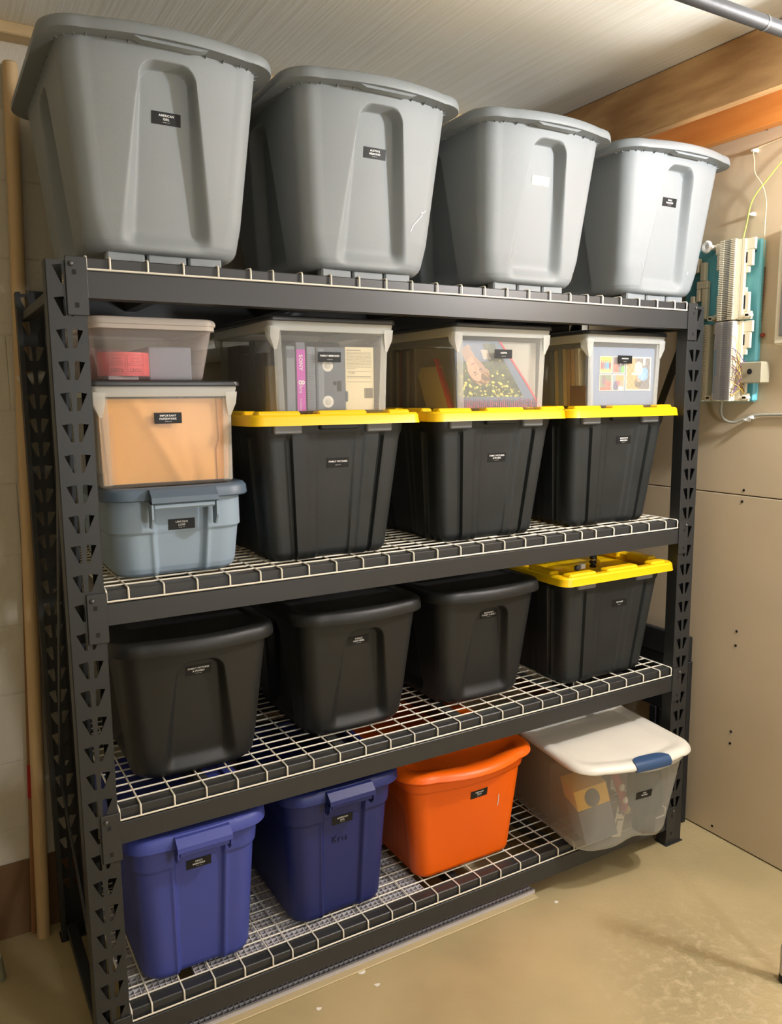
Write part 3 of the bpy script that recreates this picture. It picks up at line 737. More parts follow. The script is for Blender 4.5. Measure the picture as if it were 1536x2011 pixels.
def file_box(name, label, cx, yf, z0, w_top, w_bot, dp, h, lines, lu, lz, group, m=None, ml=None, lidh=.012):
    m = m or M_CLEAR; ml = ml or M_BLKLID
    cy = yf+dp/2; t = thing(name, label, 'clear box', (cx, cy, z0), group)
    a1, b1 = w_top/2, dp/2; a0, b0 = w_bot/2, dp/2-.008; th = .0018; rc = .012
    R_ = [(a0-.006, b0-.006, rc, 0), (a0, b0, rc, .006), (a1-.012, b1-.006, rc, h-.022)]
    Ri = [(a1-.012-th, b1-.006-th, rc-th, h-.022), (a0-th, b0-th, rc-th, .006), (a0-.006-th, b0-.006-th, rc-th, th)]
    bm = loft(R_+Ri, cx, cy, z0, None, 8, 6, 8, True, True)
    body = bm.build('body', m, t, 40)
    loft([(a1-.012, b1-.006, rc, h-.023), (a1-.004, b1-.002, rc, h-.022), (a1, b1, rc, h-.004), (a1, b1, rc, h), (a1-.006, b1-.006, rc, h), (a1-.012-th, b1-.006-th, rc-th, h-.023)], cx, cy, z0, None, 6, 6, 6, False, False).build('rim', M_CLEARRIM, t, 40)
    for sx in (-1, 1):   # funnel-shaped corner brackets
        for sy in (-1, 1):
            x1 = cx+sx*a1; y1 = cy+sy*b1; x0 = cx+sx*(a1-.029); y0 = cy+sy*(b1-.030)
            xb = cx+sx*(a1-.016); yb = cy+sy*(b1-.007)
            mb = MB().hull([(x1, y1-sy*.004, z0+h-.012), (x1-sx*.004, y1, z0+h-.012), (x0, y1, z0+h-.014), (x1, y0, z0+h-.014), (x0+sx*.002, y1-sy*.002, z0+h-.038), (x1-sx*.004, y1-sy*.002, z0+h-.038), (x1-sx*.004, y0, z0+h-.038), (xb, yb, z0+h-.068), (xb-sx*.006, yb, z0+h-.066), (xb, yb-sy*.006, z0+h-.066)])
            mb.build('corner_bracket', M_CLEARRIM, t, 30)
    # thick corner columns
    for sx in (-1, 1):
        mb = MB()
        xt, xb = cx+sx*(a1-.014), cx+sx*(a0-.004)
        mb.hull([(xt, yf+.008, z0+h-.024), (xt-sx*.019, yf+.0065, z0+h-.024), (xt-sx*.019, yf+.009, z0+h-.024), (xb, yf+.013, z0+.006), (xb-sx*.020, yf+.0095, z0+.006), (xb-sx*.020, yf+.012, z0+.006)])
        mb.build('corner_column', M_CLEARCOL, t, 30)
    loft([(a1-.006, b1-.006, .014, 0), (a1+.007, b1+.006, .02, 0), (a1+.008, b1+.007, .02, .002), (a1+.007, b1+.006, .02, lidh-.003), (a1+.003, b1+.002, .018, lidh), (a1-.020, b1-.020, .014, lidh), (a1-.024, b1-.024, .012, lidh-.004)], cx, cy, z0+h+.0005, None, 6, 8, 6).build('lid', ml, t, 40)
    if lines is not None: sticker(body, bm, cx+lu, z0+lz, lines)
    return t, body, bm
zc = Y1[2]+.0264
zc_well = zc
GB = 'clear file boxes on the yellow lids'
C1 = file_box('file_box', 'clear box with a black lid holding video cassettes', .668, .068, zc, .345, .312, .42, .222, ['FAMILY MEMORIES'], -.010, .139, GB)
C2 = file_box('file_box', 'clear box with a black lid holding a portrait photo and red folder', 1.203, .068, zc, .345, .312, .42, .226, ['AUSTIN'], .002, .157, GB)
C3 = file_box('file_box', 'clear box with a black lid holding a photo collage', 1.690, .068, zc, .345, .312, .42, .222, ['MADISON'], -.004, .149, GB)
zl_top = z2+.184-.004+.030
EN = file_box('file_box', 'clear box with a black lid filled by an orange envelope', .243, .047, zl_top, .324, .300, .42, .222, ['IMPORTANT', 'PAPERWORK'], .000, .152, 'boxes stacked at the left end of the second shelf')
# shallow ticket box
def flat_box():
    z0 = zl_top+.222+.0125; cx, yf, dp, h = .226, .052, .40, .134; cy = yf+dp/2
    t = thing('shallow_box', 'shallow clear box with an almond lid and red ticket roll', 'clear box', (cx, cy, z0), 'boxes stacked at the left end of the second shelf')
    a1, b1, a0, b0, th = .140, .195, .116, .172, .0016
    bm = loft([(a0-.01, b0-.01, .02, 0), (a0-.002, b0-.002, .025, .004), (a0, b0, .026, .010), (a1-.006, b1-.006, .028, h-.02), (a1-.006-th, b1-.006-th, .027, h-.02), (a0-th, b0-th, .024, .010), (a0-.012, b0-.012, .02, th)], cx, cy, z0, None, 8, 8, 8)
    bm.build('body', M_CLEARF, t, 40)
    loft([(a1-.006, b1-.006, .028, h-.022), (a1, b1, .03, h-.022), (a1, b1, .03, h-.012), (a1-.006, b1-.006, .028, h-.012)], cx, cy, z0, None, 8, 8, 8, False, False).build('rim', M_FLATLID, t, 40)
    loft([(a1-.006, b1-.006, .03, 0), (a1+.003, b1+.003, .034, 0), (a1+.004, b1+.004, .034, .005), (a1+.001, b1+.001, .032, .012), (a1-.004, b1-.004, .03, .015), (a1-.03, b1-.03, .02, .016)], cx, cy, z0+h-.012, None, 8, 8, 8).build('lid', M_FLATLID, t, 40)
    # ticket roll
    rx, ry = .170, .137; zp = z0+.002; zb = z0+.011
    M_RED = mat('red_ticket_paper', rgb(250, 92, 100), .5)
    tr = thing('ticket_roll', 'roll of red paper tickets inside the shallow clear box', 'ticket roll', (rx, ry, zb))
    roll = MB(); n = 64; prof = []
    roll.lathe([(.018, 0), (.0555, 0), (.056, .002), (.056, .050), (.0555, .052), (.018, .052)], (rx, ry, zb), 'z', 64)
    roll.build('paper_strip', M_RED, tr, 40)
    tx = MB()
    def cyl(x, z):   # x is arc length from the roll's front
        a = -PI/2+x/.0562; return (rx+.0564*math.cos(a), ry+.0564*math.sin(a), z)
    for ax in (-.026, .016):
        text_at(tx, 'TICKET', ax, zb+.012, .0080, .030, .02, cyl, flip=True)
        text_at(tx, 'KEEP THIS', ax, zb+.031, .0036, .026, 0, cyl, flip=True)
        text_at(tx, 'COUPON', ax, zb+.038, .0036, .020, 0, cyl, flip=True)
        for z in (zb+.004, zb+.023, zb+.026, zb+.045):
            tx.add([cyl(ax-.019+.038*i/8, z+q) for q in (0, .0006) for i in range(9)], [(i, i+1, 10+i, 9+i) for i in range(8)])
        for x in (ax-.019, ax+.019):
            tx.add([cyl(x, zb+.004), cyl(x+.0006, zb+.004), cyl(x+.0006, zb+.045), cyl(x, zb+.045)], [(0, 1, 2, 3)])
    tx.build('print', mat('ticket_ink', rgb(150, 30, 40), .5), tr, None, fix=False)
    tag(MB().box(cx-.10, cx-.035, yf+.035, cy+.005, zp, zp+.0088, .001).build('paper_pad', mat('pink_grey_paper', rgb(176, 160, 162), .7), None, origin=(cx-.06, ry, zp)), 'pinkish grey paper pad under the ticket roll', 'paper')
    tag(MB().box(cx+.004, cx+.105, cy-.10, cy+.12, zp, zp+.078, .003).build('paper_stack', mat('blue_grey_paper', rgb(150, 158, 176), .6), None, origin=(cx+.055, cy, zp)), 'blue-grey stack of paper behind the ticket roll', 'paper')
    tag(MB().box(cx-.105, cx-.03, cy+.01, cy+.14, zp, zp+.078, .004).build('parcel', mat('pinkish_paper', rgb(190, 140, 160), .6), None, origin=(cx-.07, cy+.06, zp)), 'pinkish parcel at the back of the shallow clear box', 'parcel')
flat_box()

# orange envelope
def envelope():
    y0 = .0655; zb = zl_top+.007; cx = .243
    t = thing('envelope', 'crumpled orange manila envelope filling the clear box', 'envelope', (cx, y0, zb))
    def pos(u, v):
        hw = .1415+.0055*v; x = cx-hw+2*hw*u; z = zb+.188*v
        y = y0+.004*math.sin(5*u+4*v)*math.sin(PI*u)+.0035*math.exp(-((u-.25-.35*(1-v))/.05)**2)*-1 + .003*math.exp(-((u-.62-.1*(1-v))/.04)**2)*(1-v)
        if v > .92: y += .002
        return (x, y+.005, z)
    nu, nv = 60, 44; m = MB(); vs = [pos(i/nu, j/nv) for j in range(nv+1) for i in range(nu+1)]
    fs = [(j*(nu+1)+i, j*(nu+1)+i+1, (j+1)*(nu+1)+i+1, (j+1)*(nu+1)+i) for j in range(nv) for i in range(nu)]
    k = len(vs); vb = [(x, y+.010, z) for x, y, z in vs]
    rim = list(range(nu+1))+[(j+1)*(nu+1)-1 for j in range(1, nv+1)]+[nv*(nu+1)+i for i in range(nu-1, -1, -1)]+[j*(nu+1) for j in range(nv-1, 0, -1)]
    fs2 = [tuple(i+k for i in f) for f in fs]; L = len(rim)
    fs3 = [(rim[i], rim[(i+1) % L], k+rim[(i+1) % L], k+rim[i]) for i in range(L)]
    M_ENV = mat('manila_orange', rgb(250, 182, 92), .55, var=.05, vscale=12)
    m.add(vs+vb, fs+fs2+fs3).build('pouch', M_ENV, t, 60)
    fl = MB()
    fl.add([pos(.035, .0), pos(.10, .0), pos(.10, .82), pos(.02, .82)], [(0, 1, 2, 3)]); fl.v = [(x, y-.0022, z) for x, y, z in fl.v]
    fl.build('side_seam', mat('manila_seam', rgb(238, 176, 104), .5), t, fix=False)
    fl = MB()
    pts = [(.90, .0), (.985, .02), (.985, .36), (.93, .44), (.965, .55), (.965, .99), (.90, .99), (.915, .5), (.89, .38)]
    fl.add([(lambda p: (p[0], p[1]-.0035, p[2]))(pos(min(a, 1), b)) for a, b in pts], [tuple(range(len(pts)))])
    fl.build('torn_flap', mat('manila_flap', rgb(244, 170, 84), .55), t, fix=False)
envelope()

# video cassettes in the first file box
def cassettes():
    zb = zc+.0065; y0 = .086; h = .187
    M_V = mat('cassette_shell', rgb(88, 96, 108), .45); M_V2 = mat('cassette_grey', rgb(122, 130, 140), .4)
    def spine(x0, x1, m, label, top, name='video_cassette'):
        t = thing(name, label, 'video cassette', ((x0+x1)/2, y0, zb), 'video cassettes in the clear box')
        MB().box(x0, x1, y0, y0+.10, zb, zb+top, .0015).build('case', m, t)
        return t
    t = spine(.5455, .5690, M_V2, 'plain grey video cassette standing nearest the left corner', .158)
    MB().box(.548, .5665, y0-.0008, y0+.001, zb+.130, zb+.150, .0003).build('spine_tab', M_V, t)
    t = spine(.5715, .5965, mat('cassette_sleeve', rgb(120, 124, 140), .2), 'video cassette with a purple spine', .168)
    s = MB().box(.5725, .5955, y0-.0012, y0+.001, zb, zb+.150, .0003).build('spine_label', mat('magenta_card', rgb(202, 74, 186), .35), t)
    m = MB(); f = lambda x, z: (x, y0-.0016, z)
    text_at(m, 'SONY', .584, zb+.118, .0095, None, .02, f, vert=True); text_at(m, '8', .585, zb+.070, .016, None, .02, f, vert=True); text_at(m, 'hrs', .583, zb+.053, .0095, None, .0, f, vert=True)
    text_at(m, 'STANDARD', .5815, zb+.016, .0036, None, 0, f, vert=True)
    m.build('lettering', M_INK, s, None, fix=False)
    t = spine(.6005, .6235, M_V2, 'ribbed grey video cassette left of the cassette showing two reels', .158)
    m = MB()
    for i in range(26): m.box(.603, .620, y0-.0006, y0+.0004, zb+.006+i*.0052, zb+.008+i*.0052)
    tag(m.build('ribs', M_V, t), kind='stuff')
    x0, x1 = .6250, .7080
    t = thing('video_cassette', 'video cassette turned flat to show two white reels', 'video cassette', ((x0+x1)/2, y0, zb), 'video cassettes in the clear box')
    MB().box(x0, x1, y0, y0+.025, zb, zb+.158, .002).build('case', M_V, t)
    MB().box(x0+.006, x0+.022, y0-.0006, y0+.001, zb+.004, zb+.153, .0004).build('window_strip', M_V2, t)
    MB().box(x1, x1+.008, y0+.002, y0+.02, zb+.022, zb+.048, .002).build('hinge_tab', M_V, t)
    for z in (zb+.022, zb+.112):
        rl = MB().lathe([(.0150, 0), (.0150, -.001), (.0125, -.0014)], (x0+.032, y0, z), 'y', 28).build('reel', M_PVC, t, 40)
        MB().lathe([(.0085, 0), (.0085, -.002), (.007, -.0024)], (x0+.032, y0, z), 'y', 12).build('hub', mat('reel_hub', rgb(200, 196, 186), .5), rl, 20)
    MB().lathe([(.005, 0), (.005, -.0008), (.004, -.001)], (x0+.052, y0, zb+.068), 'y', 14).build('spindle_hole', M_DARK, t)
    MB().box(x0+.058, x0+.070, y0-.0008, y0+.001, zb+.048, zb+.074, .0004).build('recess', M_STICK, t)
    # cream sleeve with printed text
    x0, x1 = .7100, .7930
    t = thing('cassette_sleeve', 'cream printed cassette sleeve with a barcode in the clear box', 'cassette sleeve', ((x0+x1)/2, y0+.01, zb))
    MB().box(x0, x1, y0+.006, y0+.031, zb, zb+.160, .0008).build('sleeve', mat('cream_card', rgb(230, 216, 178), .5), t)
    m = MB(); yy = y0+.0052
    def bar(a, b, c, d): m.box(a, b, yy, yy+.0004, c, d)
    rr = random.Random(3)
    bar(x0+.004, x0+.045, zb+.151, zb+.1525)
    for i in range(13):
        x = x0+.004
        while x < x1-.008:
            l = rr.uniform(.003, .010); bar(x, min(x+l, x1-.007), zb+.146-i*.0031, zb+.1468-i*.0031); x += l+.0015
    for z, e in ((.105, .03), (.0975, .075), (.085, .075), (.0815, .075), (.0715, .075)): bar(x0+.004, x0+e, zb+z, zb+z+.0008)
    text_at(m, 'T-120', x0+.018, zb+.094, .004, None, .02, lambda x, z: (x, yy-.0002, z))
    x = x1-.028
    while x < x1-.003:
        l = rr.uniform(.0006, .0016); bar(x, x+l, zb+.030, zb+.056); x += l+rr.uniform(.0006, .0014)
    m.build('print', mat('grey_ink', rgb(120, 112, 96), .6), t, None)
    # dark contents behind, seen through the side
    MD = mat('dark_case', rgb(40, 42, 48), .4); MDB = mat('brown_case', rgb(84, 70, 54), .5)
    for i, (ya, yb, hh, mm, x0, lab) in enumerate(((.205, .255, .150, MD, .530, 'black video case behind the cassettes'), (.258, .30, .182, MD, .530, 'taller black video case in the middle of the cassette box'), (.303, .36, .150, MDB, .528, 'brown video case toward the back of the cassette box'), (.364, .46, .175, MDB, .526, 'wide brown video case at the back of the cassette box'))):
        tag(MB().box(x0, .78, ya, yb, zb, zb+hh, .003).build('video_case', mm, None, origin=(.65, (ya+yb)/2, zb)), lab, 'video case', 'video cases behind the cassettes')
    tag(MB().box(.5275, .5285, .105, .180, zb, zb+.112).build('card', mat('tan_card', rgb(196, 178, 120), .6), None, origin=(.528, .14, zb)), 'tan card standing against the side of the cassette box', 'card')
cassettes()

# portrait photo folder and papers in the second file box
def portrait_box():
    zb = zc+.0065; cx = 1.203
    M_NAVY = mat('slate_blue_card', rgb(96, 112, 134), .5); M_REDC = mat('red_trim', rgb(224, 60, 70), .45)
    t = thing('photo_folder', 'slate blue folder with a portrait photo and red edges', 'photo folder', (cx, .10, zb))
    def P(u, v, off=0):       # leaning sheet with a sloped right edge
        x0 = 1.052; x1 = 1.345-.14*v**1.1; return (x0+(x1-x0)*u, .084+.014*v-off, zb+.187*v)
    n = 12; m = MB()
    vs = [P(i/n, j/n) for j in range(n+1) for i in range(n+1)]; k = len(vs)
    fs = [(j*(n+1)+i, j*(n+1)+i+1, (j+1)*(n+1)+i+1, (j+1)*(n+1)+i) for j in range(n) for i in range(n)]
    rim = list(range(n+1))+[(j+1)*(n+1)-1 for j in range(1, n+1)]+[n*(n+1)+i for i in range(n-1, -1, -1)]+[j*(n+1) for j in range(n-1, 0, -1)]; L = len(rim)
    m.add(vs+[(x, y+.004, z) for x, y, z in vs], fs+[tuple(i+k for i in f) for f in fs]+[(rim[i], rim[(i+1) % L], k+rim[(i+1) % L], k+rim[i]) for i in range(L)])
    m.build('cover', M_NAVY, t)
    e = MB()
    for j in range(16):
        v0, v1 = j/16, (j+1)/16
        e.hull([P(1, v0, .001), P(1, v1, .001), (P(1, v0)[0]+.008, P(1, v0)[1], P(1, v0)[2]), (P(1, v1)[0]+.008, P(1, v1)[1], P(1, v1)[2]), P(1, v0, -.005), P(1, v1, -.005)])
    e.build('red_edge', M_REDC, t)
    fr = MB(); rr = random.Random(5)
    for i in range(40):
        x = 1.056+i*.0072; fr.hull([(x, .0815, zb), (x+.005, .0815, zb), (x+.001, .0825, zb+.020+rr.random()*.010), (x+.003, .0825, zb+.022), (x, .083, zb), (x+.005, .083, zb)])
    tag(fr.build('fringe', mat('red_blue_fringe', rgb(200, 60, 80), .6, c2=rgb(60, 72, 96), vscale=120), t), kind='stuff')
    rr = random.Random(11); dots = [(rr.random(), rr.random()**1.4*.72, .006+rr.random()**2*.022, rr.random()) for _ in range(260)]
    def col(u, v):
        # an upside-down portrait: foliage below, face hanging from the upper left
        n_ = .5+.25*math.sin(23*u+9*v)+.25*math.sin(41*v-17*u)
        c = np.array((.15, .20, .10))*(1-n_)+np.array((.30, .34, .18))*n_
        for a, b, r, q in dots:
            if ((u-a)**2+((v-b)*1.05)**2) < r*r and (b < .40-.25*a or q > .80):
                c = np.array((.86, .80, .38))*(.75+.3*q) if q > .35 else np.array((.52, .56, .28))
        cu, cv = .375, .50; X0, Y0 = u-cu, (v-cv)*.9; th = .42; X = X0*math.cos(th)+Y0*math.sin(th); Y = -X0*math.sin(th)+Y0*math.cos(th)
        X = X/1.38; e = (X/.125)**2+(Y/.225)**2
        if v > .66 and X0 < .30: c = np.array((.40, .45, .54))
        if abs(X) < .085 and .12 < Y < .42: c = np.array((.66, .53, .45))
        if v > .70 and .20 < X0 < .36 and Y0 < .34: c = np.array((.76, .70, .62))
        if e < 1:
            c = np.array((.78, .61, .50))*(1-.18*(X > .04)*1.0)
            if Y < -.115+.05*math.sin(30*X): c = np.array((.36, .27, .19)) if math.sin(55*X+20*Y) < .5 else np.array((.62, .46, .28))
            for ex in (-.045, .048):
                if ((X-ex)/.024)**2+((Y+.015)/.012)**2 < 1: c = np.array((.30, .24, .22))
                if ((X-ex)/.032)**2+((Y+.050)/.008)**2 < 1: c = np.array((.46, .34, .26))
            if (X/.013)**2+((Y-.045)/.040)**2 < 1: c = np.array((.70, .52, .42))
            if (X/.042)**2+((Y-.115)/.012)**2 < 1: c = np.array((.62, .38, .36))
        elif e < 1.35 and Y < -.05: c = np.array((.40, .30, .20)) if math.sin(60*X) < .3 else np.array((.66, .50, .32))
        return tuple(np.clip(c, 0, 1))
    def pos(u, v):
        zz = .030+.150*v; vv = zz/.187; x0 = 1.056; x1 = 1.052+(1.345-.14*vv**1.1-1.052)*.86; return (x0+(x1-x0)*u, .084+.014*vv-.0012, zb+zz)
    print_grid('portrait_print', pos, col, 130, 96, M_PRINT, t)
    tag(MB().box(1.06, 1.350, .106, .108, zb, zb+.186).build('paper_sheet', mat('grey_paper', rgb(176, 172, 160), .6), None, origin=(1.2, .107, zb)), 'grey paper sheet behind the portrait folder', 'paper')
    # cream envelope curling beside the folder, seen through the side
    ev = MB(); x = 1.055
    pr = [(.135, 0), (.245, 0), (.290, .095), (.275, .118), (.180, .118), (.14, .03)]
    ev.prism(pr, 'x', x, x+.012); ev.v = [(a, b, c+zb) for a, b, c in ev.v]
    tag(ev.build('envelope', mat('cream_envelope', rgb(206, 186, 130), .55), None, origin=(x, .2, zb)), 'cream envelope leaning beside the portrait folder', 'envelope')
    rb = MB().prism([(.112, 0), (.128, 0), (.205, .140), (.193, .140)], 'x', x-.001, x+.010); rb.v = [(a, b, c+zb) for a, b, c in rb.v]
    tag(rb.build('folder', M_REDC, None, origin=(x, .16, zb)), 'red folder leaning beside the cream envelope', 'folder')
    cols = [(150, 138, 116), (120, 104, 88), (174, 160, 130), (80, 78, 96), (120, 44, 44), (160, 146, 112), (96, 86, 70), (180, 168, 136)]
    for i, c in enumerate(cols):
        y = .300+i*.0200
        lab = ['fawn', 'brown', 'pale beige', 'dark violet', 'dark red', 'tan', 'dark brown', 'pale cream'][i]
        tag(MB().box(1.052, 1.34, y, y+.016, zb, zb+.178-.004*(i % 3), .003).build('magazine', mat('magazine_'+str(i), rgb(*c), .5), None, origin=(1.2, y+.008, zb)), lab+' magazine upright at the back of the portrait box', 'magazine', 'magazines upright in the portrait box')
portrait_box()

# photo collage album in the third file box
def collage_box():
    zb = zc+.0065; y = .085
    t = thing('photo_album', 'grey blue photo album with a collage of five pictures', 'photo album', (1.69, y, zb))
    MB().box(1.548, 1.832, y, y+.022, zb, zb+.180, .002).build('cover', mat('grey_blue_cover', rgb(128, 142, 166), .4), t)
    def pic(x0, x1, z0, z1, blobs, base, seed):
        rr = random.Random(seed); ns = [(rr.random(), rr.random(), rr.random()*.06) for _ in range(10)]
        def col(u, v):
            if u < .03 or u > .97 or v < .03 or v > .97: return (.90, .88, .80)
            c = np.array(base(u, v))
            for (a, b, ra, rb, cc) in blobs:
                if ((u-a)/ra)**2+((v-b)/rb)**2 < 1: c = np.array(cc)
            return tuple(np.clip(c+.06*math.sin(37*u+seed)*math.sin(29*v), 0, 1))
        print_grid('picture', lambda u, v: (x0+(x1-x0)*u, y-.0014, z0+(z1-z0)*v), col, 36, 40, M_PRINT, t)
    people = lambda cs, z: [(.15+.17*i, z, .09, .24, c) for i, c in enumerate(cs)]+[(.15+.17*i, z+.27, .05, .07, (.72, .52, .42)) for i in range(len(cs))]
    pic(1.588, 1.640, zb+.100, zb+.152, people([(.6, .3, .35), (.55, .45, .5), (.45, .55, .65), (.25, .65, .85), (.55, .3, .35)], .45), lambda u, v: (.85, .80, .25) if v > .65 else (.88, .75, .45), 1)
    pic(1.643, 1.696, zb+.100, zb+.152, [(.25, .25, .25, .35, (.82, .42, .36)), (.28, .55, .08, .2, (.75, .5, .42)), (.85, .22, .14, .25, (.45, .75, .35)), (.66, .55, .05, .07, (.95, .9, .85))], lambda u, v: (.45, .34, .42) if v > .4 else (.45, .52, .52), 2)
    pic(1.588, 1.640, zb+.046, zb+.097, [(.35, .6, .14, .22, (.55, .42, .5)), (.6, .35, .14, .3, (.85, .45, .42)), (.85, .4, .12, .2, (.80, .42, .40)), (.36, .85, .07, .08, (.5, .36, .3))], lambda u, v: (.88, .38, .32) if v < .2 else (.50, .54, .44), 3)
    pic(1.643, 1.696, zb+.046, zb+.097, [(.3, .3, .2, .3, (.4, .38, .5)), (.5, .5, .14, .16, (.7, .42, .48)), (.7, .15, .2, .14, (.75, .82, .85)), (.6, .75, .3, .14, (.85, .62, .35))], lambda u, v: (.72, .60, .48) if u > .3 else (.55, .62, .66), 4)
    pic(1.700, 1.814, zb+.046, zb+.152, [(.74, .5, .14, .2, (.50, .68, .86)), (.62, .42, .14, .14, (.56, .72, .86)), (.5, .22, .14, .14, (.42, .40, .34)), (.5, .66, .16, .2, (.88, .84, .74)), (.40, .5, .16, .05, (.90, .86, .76)), (.72, .88, .05, .14, (.92, .90, .86)), (.52, .30, .07, .05, (.86, .66, .55))], lambda u, v: (.80, .62, .42) if u < .45-.2*(v-.5) else (.50, .47, .46), 5)
    cols = [(204, 182, 132), (206, 168, 112), (190, 150, 96), (212, 190, 140), (120, 134, 130), (196, 176, 120), (92, 110, 124)]
    names = ['cream', 'buff', 'amber', 'pale cream', 'grey green', 'tan', 'slate']
    for i, c in enumerate(cols):
        y0 = .115+i*.019
        tag(MB().hull([(1.538, y0, zb), (1.84, y0, zb), (1.538, y0+.015, zb), (1.84, y0+.015, zb), (1.536, y0+.010*1, zb+.176), (1.84, y0+.010*1, zb+.176), (1.536, y0+.014+.010*1, zb+.178-.003*(i % 3)), (1.84, y0+.014+.010*1, zb+.178-.003*(i % 3))]).build('folder', mat('folder_'+str(i), rgb(*c), .55), None, origin=(1.69, y0, zb)),
            names[i]+' paper folder upright behind the photo album', 'folder', 'folders upright behind the photo album')
    tag(MB().box(1.534, 1.5355, .085, .155, zb, zb+.062).build('card', mat('brown_card', rgb(110, 80, 56), .5), None, origin=(1.535, .12, zb)), 'small brown card against the side of the album box', 'card')
collage_box()

# ------------------------------------------------------------------ cloudy bin with the white lid (pulled forward, slightly turned)
def white_lid_bin():
    ang = -.128; c0 = Vector((1.575, -.150, z1)); z0 = z1
    cx, yf = 1.575, -.165; dp = .60; cy = yf+dp/2
    t = thing('storage_bin', 'cloudy see-through bin with a white lid and blue latch', 'bin', c0)
    hb = .300; a1, b1, a0, b0, th = .205, dp/2-.02, .178, dp/2-.06, .002
    def d(S, U, z, a, b):
        lift = np.where(S == 0, .017*np.exp(-((U-.022)/.058)**2), 0)*(1-ss(z, .0, .06))
        inw = np.where(S == 0, .012*np.exp(-((U-.022)/.058)**2)*(1-ss(z, .0, .05))-.012*np.maximum(0, 1-(U/umax(S, U))**2), 0)
        return inw, lift
    keys = [(0, a0-.030, b0-.030, .05), (.003, a0-.018, b0-.018, .06), (.010, a0-.008, b0-.008, .065), (.025, a0, b0, .07), (hb, a1, b1, .065)]
    rings = interp_rings(keys, 24); inner = [(a-th, b-th, r-th, z+th*(1 if z < .01 else 0)) for a, b, r, z in reversed(rings)]
    bm = loft(rings+inner, cx, cy, z0, d, 36, 8, 10, True, True)
    bm.rot(ang, c0); body = bm.build('body', M_CLEARW, t, 50)
    lw, ld = .226, dp/2; L = loft([(a1-.002, b1-.002, .06, 0), (lw-.002, ld-.002, .078, 0), (lw, ld, .08, .003), (lw-.001, ld-.001, .08, .009), (lw-.007, ld-.007, .075, .017), (lw-.020, ld-.020, .065, .021), (lw-.040, ld-.040, .05, .019), (lw-.050, ld-.050, .045, .014), (lw-.062, ld-.062, .04, .015), (lw-.075, ld-.075, .036, .017)], cx, cy, z0+hb-.004, bow_disp(.022), 26, 10, 16)
    L.rot(ang, c0).build('lid', M_WHITELID, t, 45)
    # blue latch clip
    zt = z0+hb-.004; lx = cx+.020; fy = yf-.024
    m = MB(); pts = []
    for i in range(17):
        u = -1+2*i/16; x = lx+.066*u; dp_ = .040*math.sqrt(max(0, 1-abs(u)**3)); y0_ = fy+.003+.020*(u*.30)**2
        pts += [(x, y0_, zt-.005), (x, y0_-.003, zt+.010), (x, y0_+.004, zt+.0205), (x, y0_+.014, zt+.0245), (x, y0_+.014+dp_*.7, zt+.0235), (x, y0_+.014+dp_*.7, zt+.016), (x, y0_+.010, zt-.005)]
    m.hull(pts)
    m.rot(ang, c0).build('latch', M_LATCH, t, 50)
    cl = MB()
    for i in range(14):
        u0, u1 = -1+2*i/14, -1+2*(i+1)/14; g0 = .014*(1-u0*u0); g1 = .014*(1-u1*u1)
        y0, y1 = fy+.014+.012*u0*u0, fy+.014+.012*u1*u1
        cl.add([(lx+.02+.115*u0, y0, zt-.002), (lx+.02+.115*u1, y1, zt-.002), (lx+.02+.115*u1, y1+.004, zt-.006-g1), (lx+.02+.115*u0, y0+.004, zt-.006-g0)], [(0, 1, 2, 3)])
        cl.add([(lx+.02+.115*u0, y0+.004, zt-.006-g0), (lx+.02+.115*u1, y1+.004, zt-.006-g1), (lx+.02+.115*u1, y1+.014, zt-.006-g1), (lx+.02+.115*u0, y0+.014, zt-.006-g0)], [(0, 1, 2, 3)])
    cl.rot(ang, c0).build('grip_lip', M_CLEARRIM, t, 40)
    sticker(body, bm, 1.600, z1+.188, ['TOY', 'TRUCKS'], small=False, tilt=.0)
    zf = z1+.006
    # contents
    M_TY = mat('yellow_card', rgb(240, 184, 50), .5); M_TG = mat('grey_card', rgb(112, 112, 116), .5)
    b = thing('toy_box', 'yellow and grey cardboard toy box leaning inside the cloudy bin', 'toy box', (1.515, -.01, zf))
    def place(m, name, mm, par, tilt=-.30, c=(1.515, -.02, zf+.08)):
        m.rot(tilt, Vector(c), 'y').rot(-.35, Vector(c), 'z'); return m.build(name, mm, par)
    c = (1.500, -.02, z1+.10)
    lo = MB().box(c[0]-.055, c[0]+.055, c[1]-.05, c[1]+.06, z1+.030, z1+.145, .002)
    place(lo, 'carton', M_TG, b, -.25, c)
    hi = MB().box(c[0]-.0545, c[0]+.0545, c[1]-.0495, c[1]+.0595, z1+.146, z1+.215, .002)
    place(hi, 'carton_top', M_TY, b, -.25, c)
    ov = MB().lathe([(.030, -.001), (.030, .0012), (.026, .0016)], (0, 0, 0), 'y', 24); ov.v = [(x*.8+c[0], c[1]-.0515-y, z*1.0+z1+.180) for x, y, z in ov.v]
    place(ov, 'window', mat('grey_oval', rgb(104, 100, 92), .6), b, -.25, c)
    MCD = mat('white_card', rgb(206, 196, 176), .5)
    cd_ = thing('printed_card', 'white printed card standing inside the cloudy bin', 'card', (1.575, -.04, z1+.02))
    MB().box(1.553, 1.592, -.070, -.068, z1+.020, z1+.120).rot(.22, (1.573, -.07, z1+.06), 'y').build('card_sheet', MCD, cd_)
    MB().box(1.560, 1.585, -.0712, -.070, z1+.096, z1+.104).box(1.560, 1.585, -.0712, -.070, z1+.074, z1+.078).box(1.560, 1.563, -.0712, -.070, z1+.035, z1+.078).rot(.22, (1.573, -.07, z1+.06), 'y').build('print', mat('card_ink', rgb(90, 84, 76), .6), cd_)
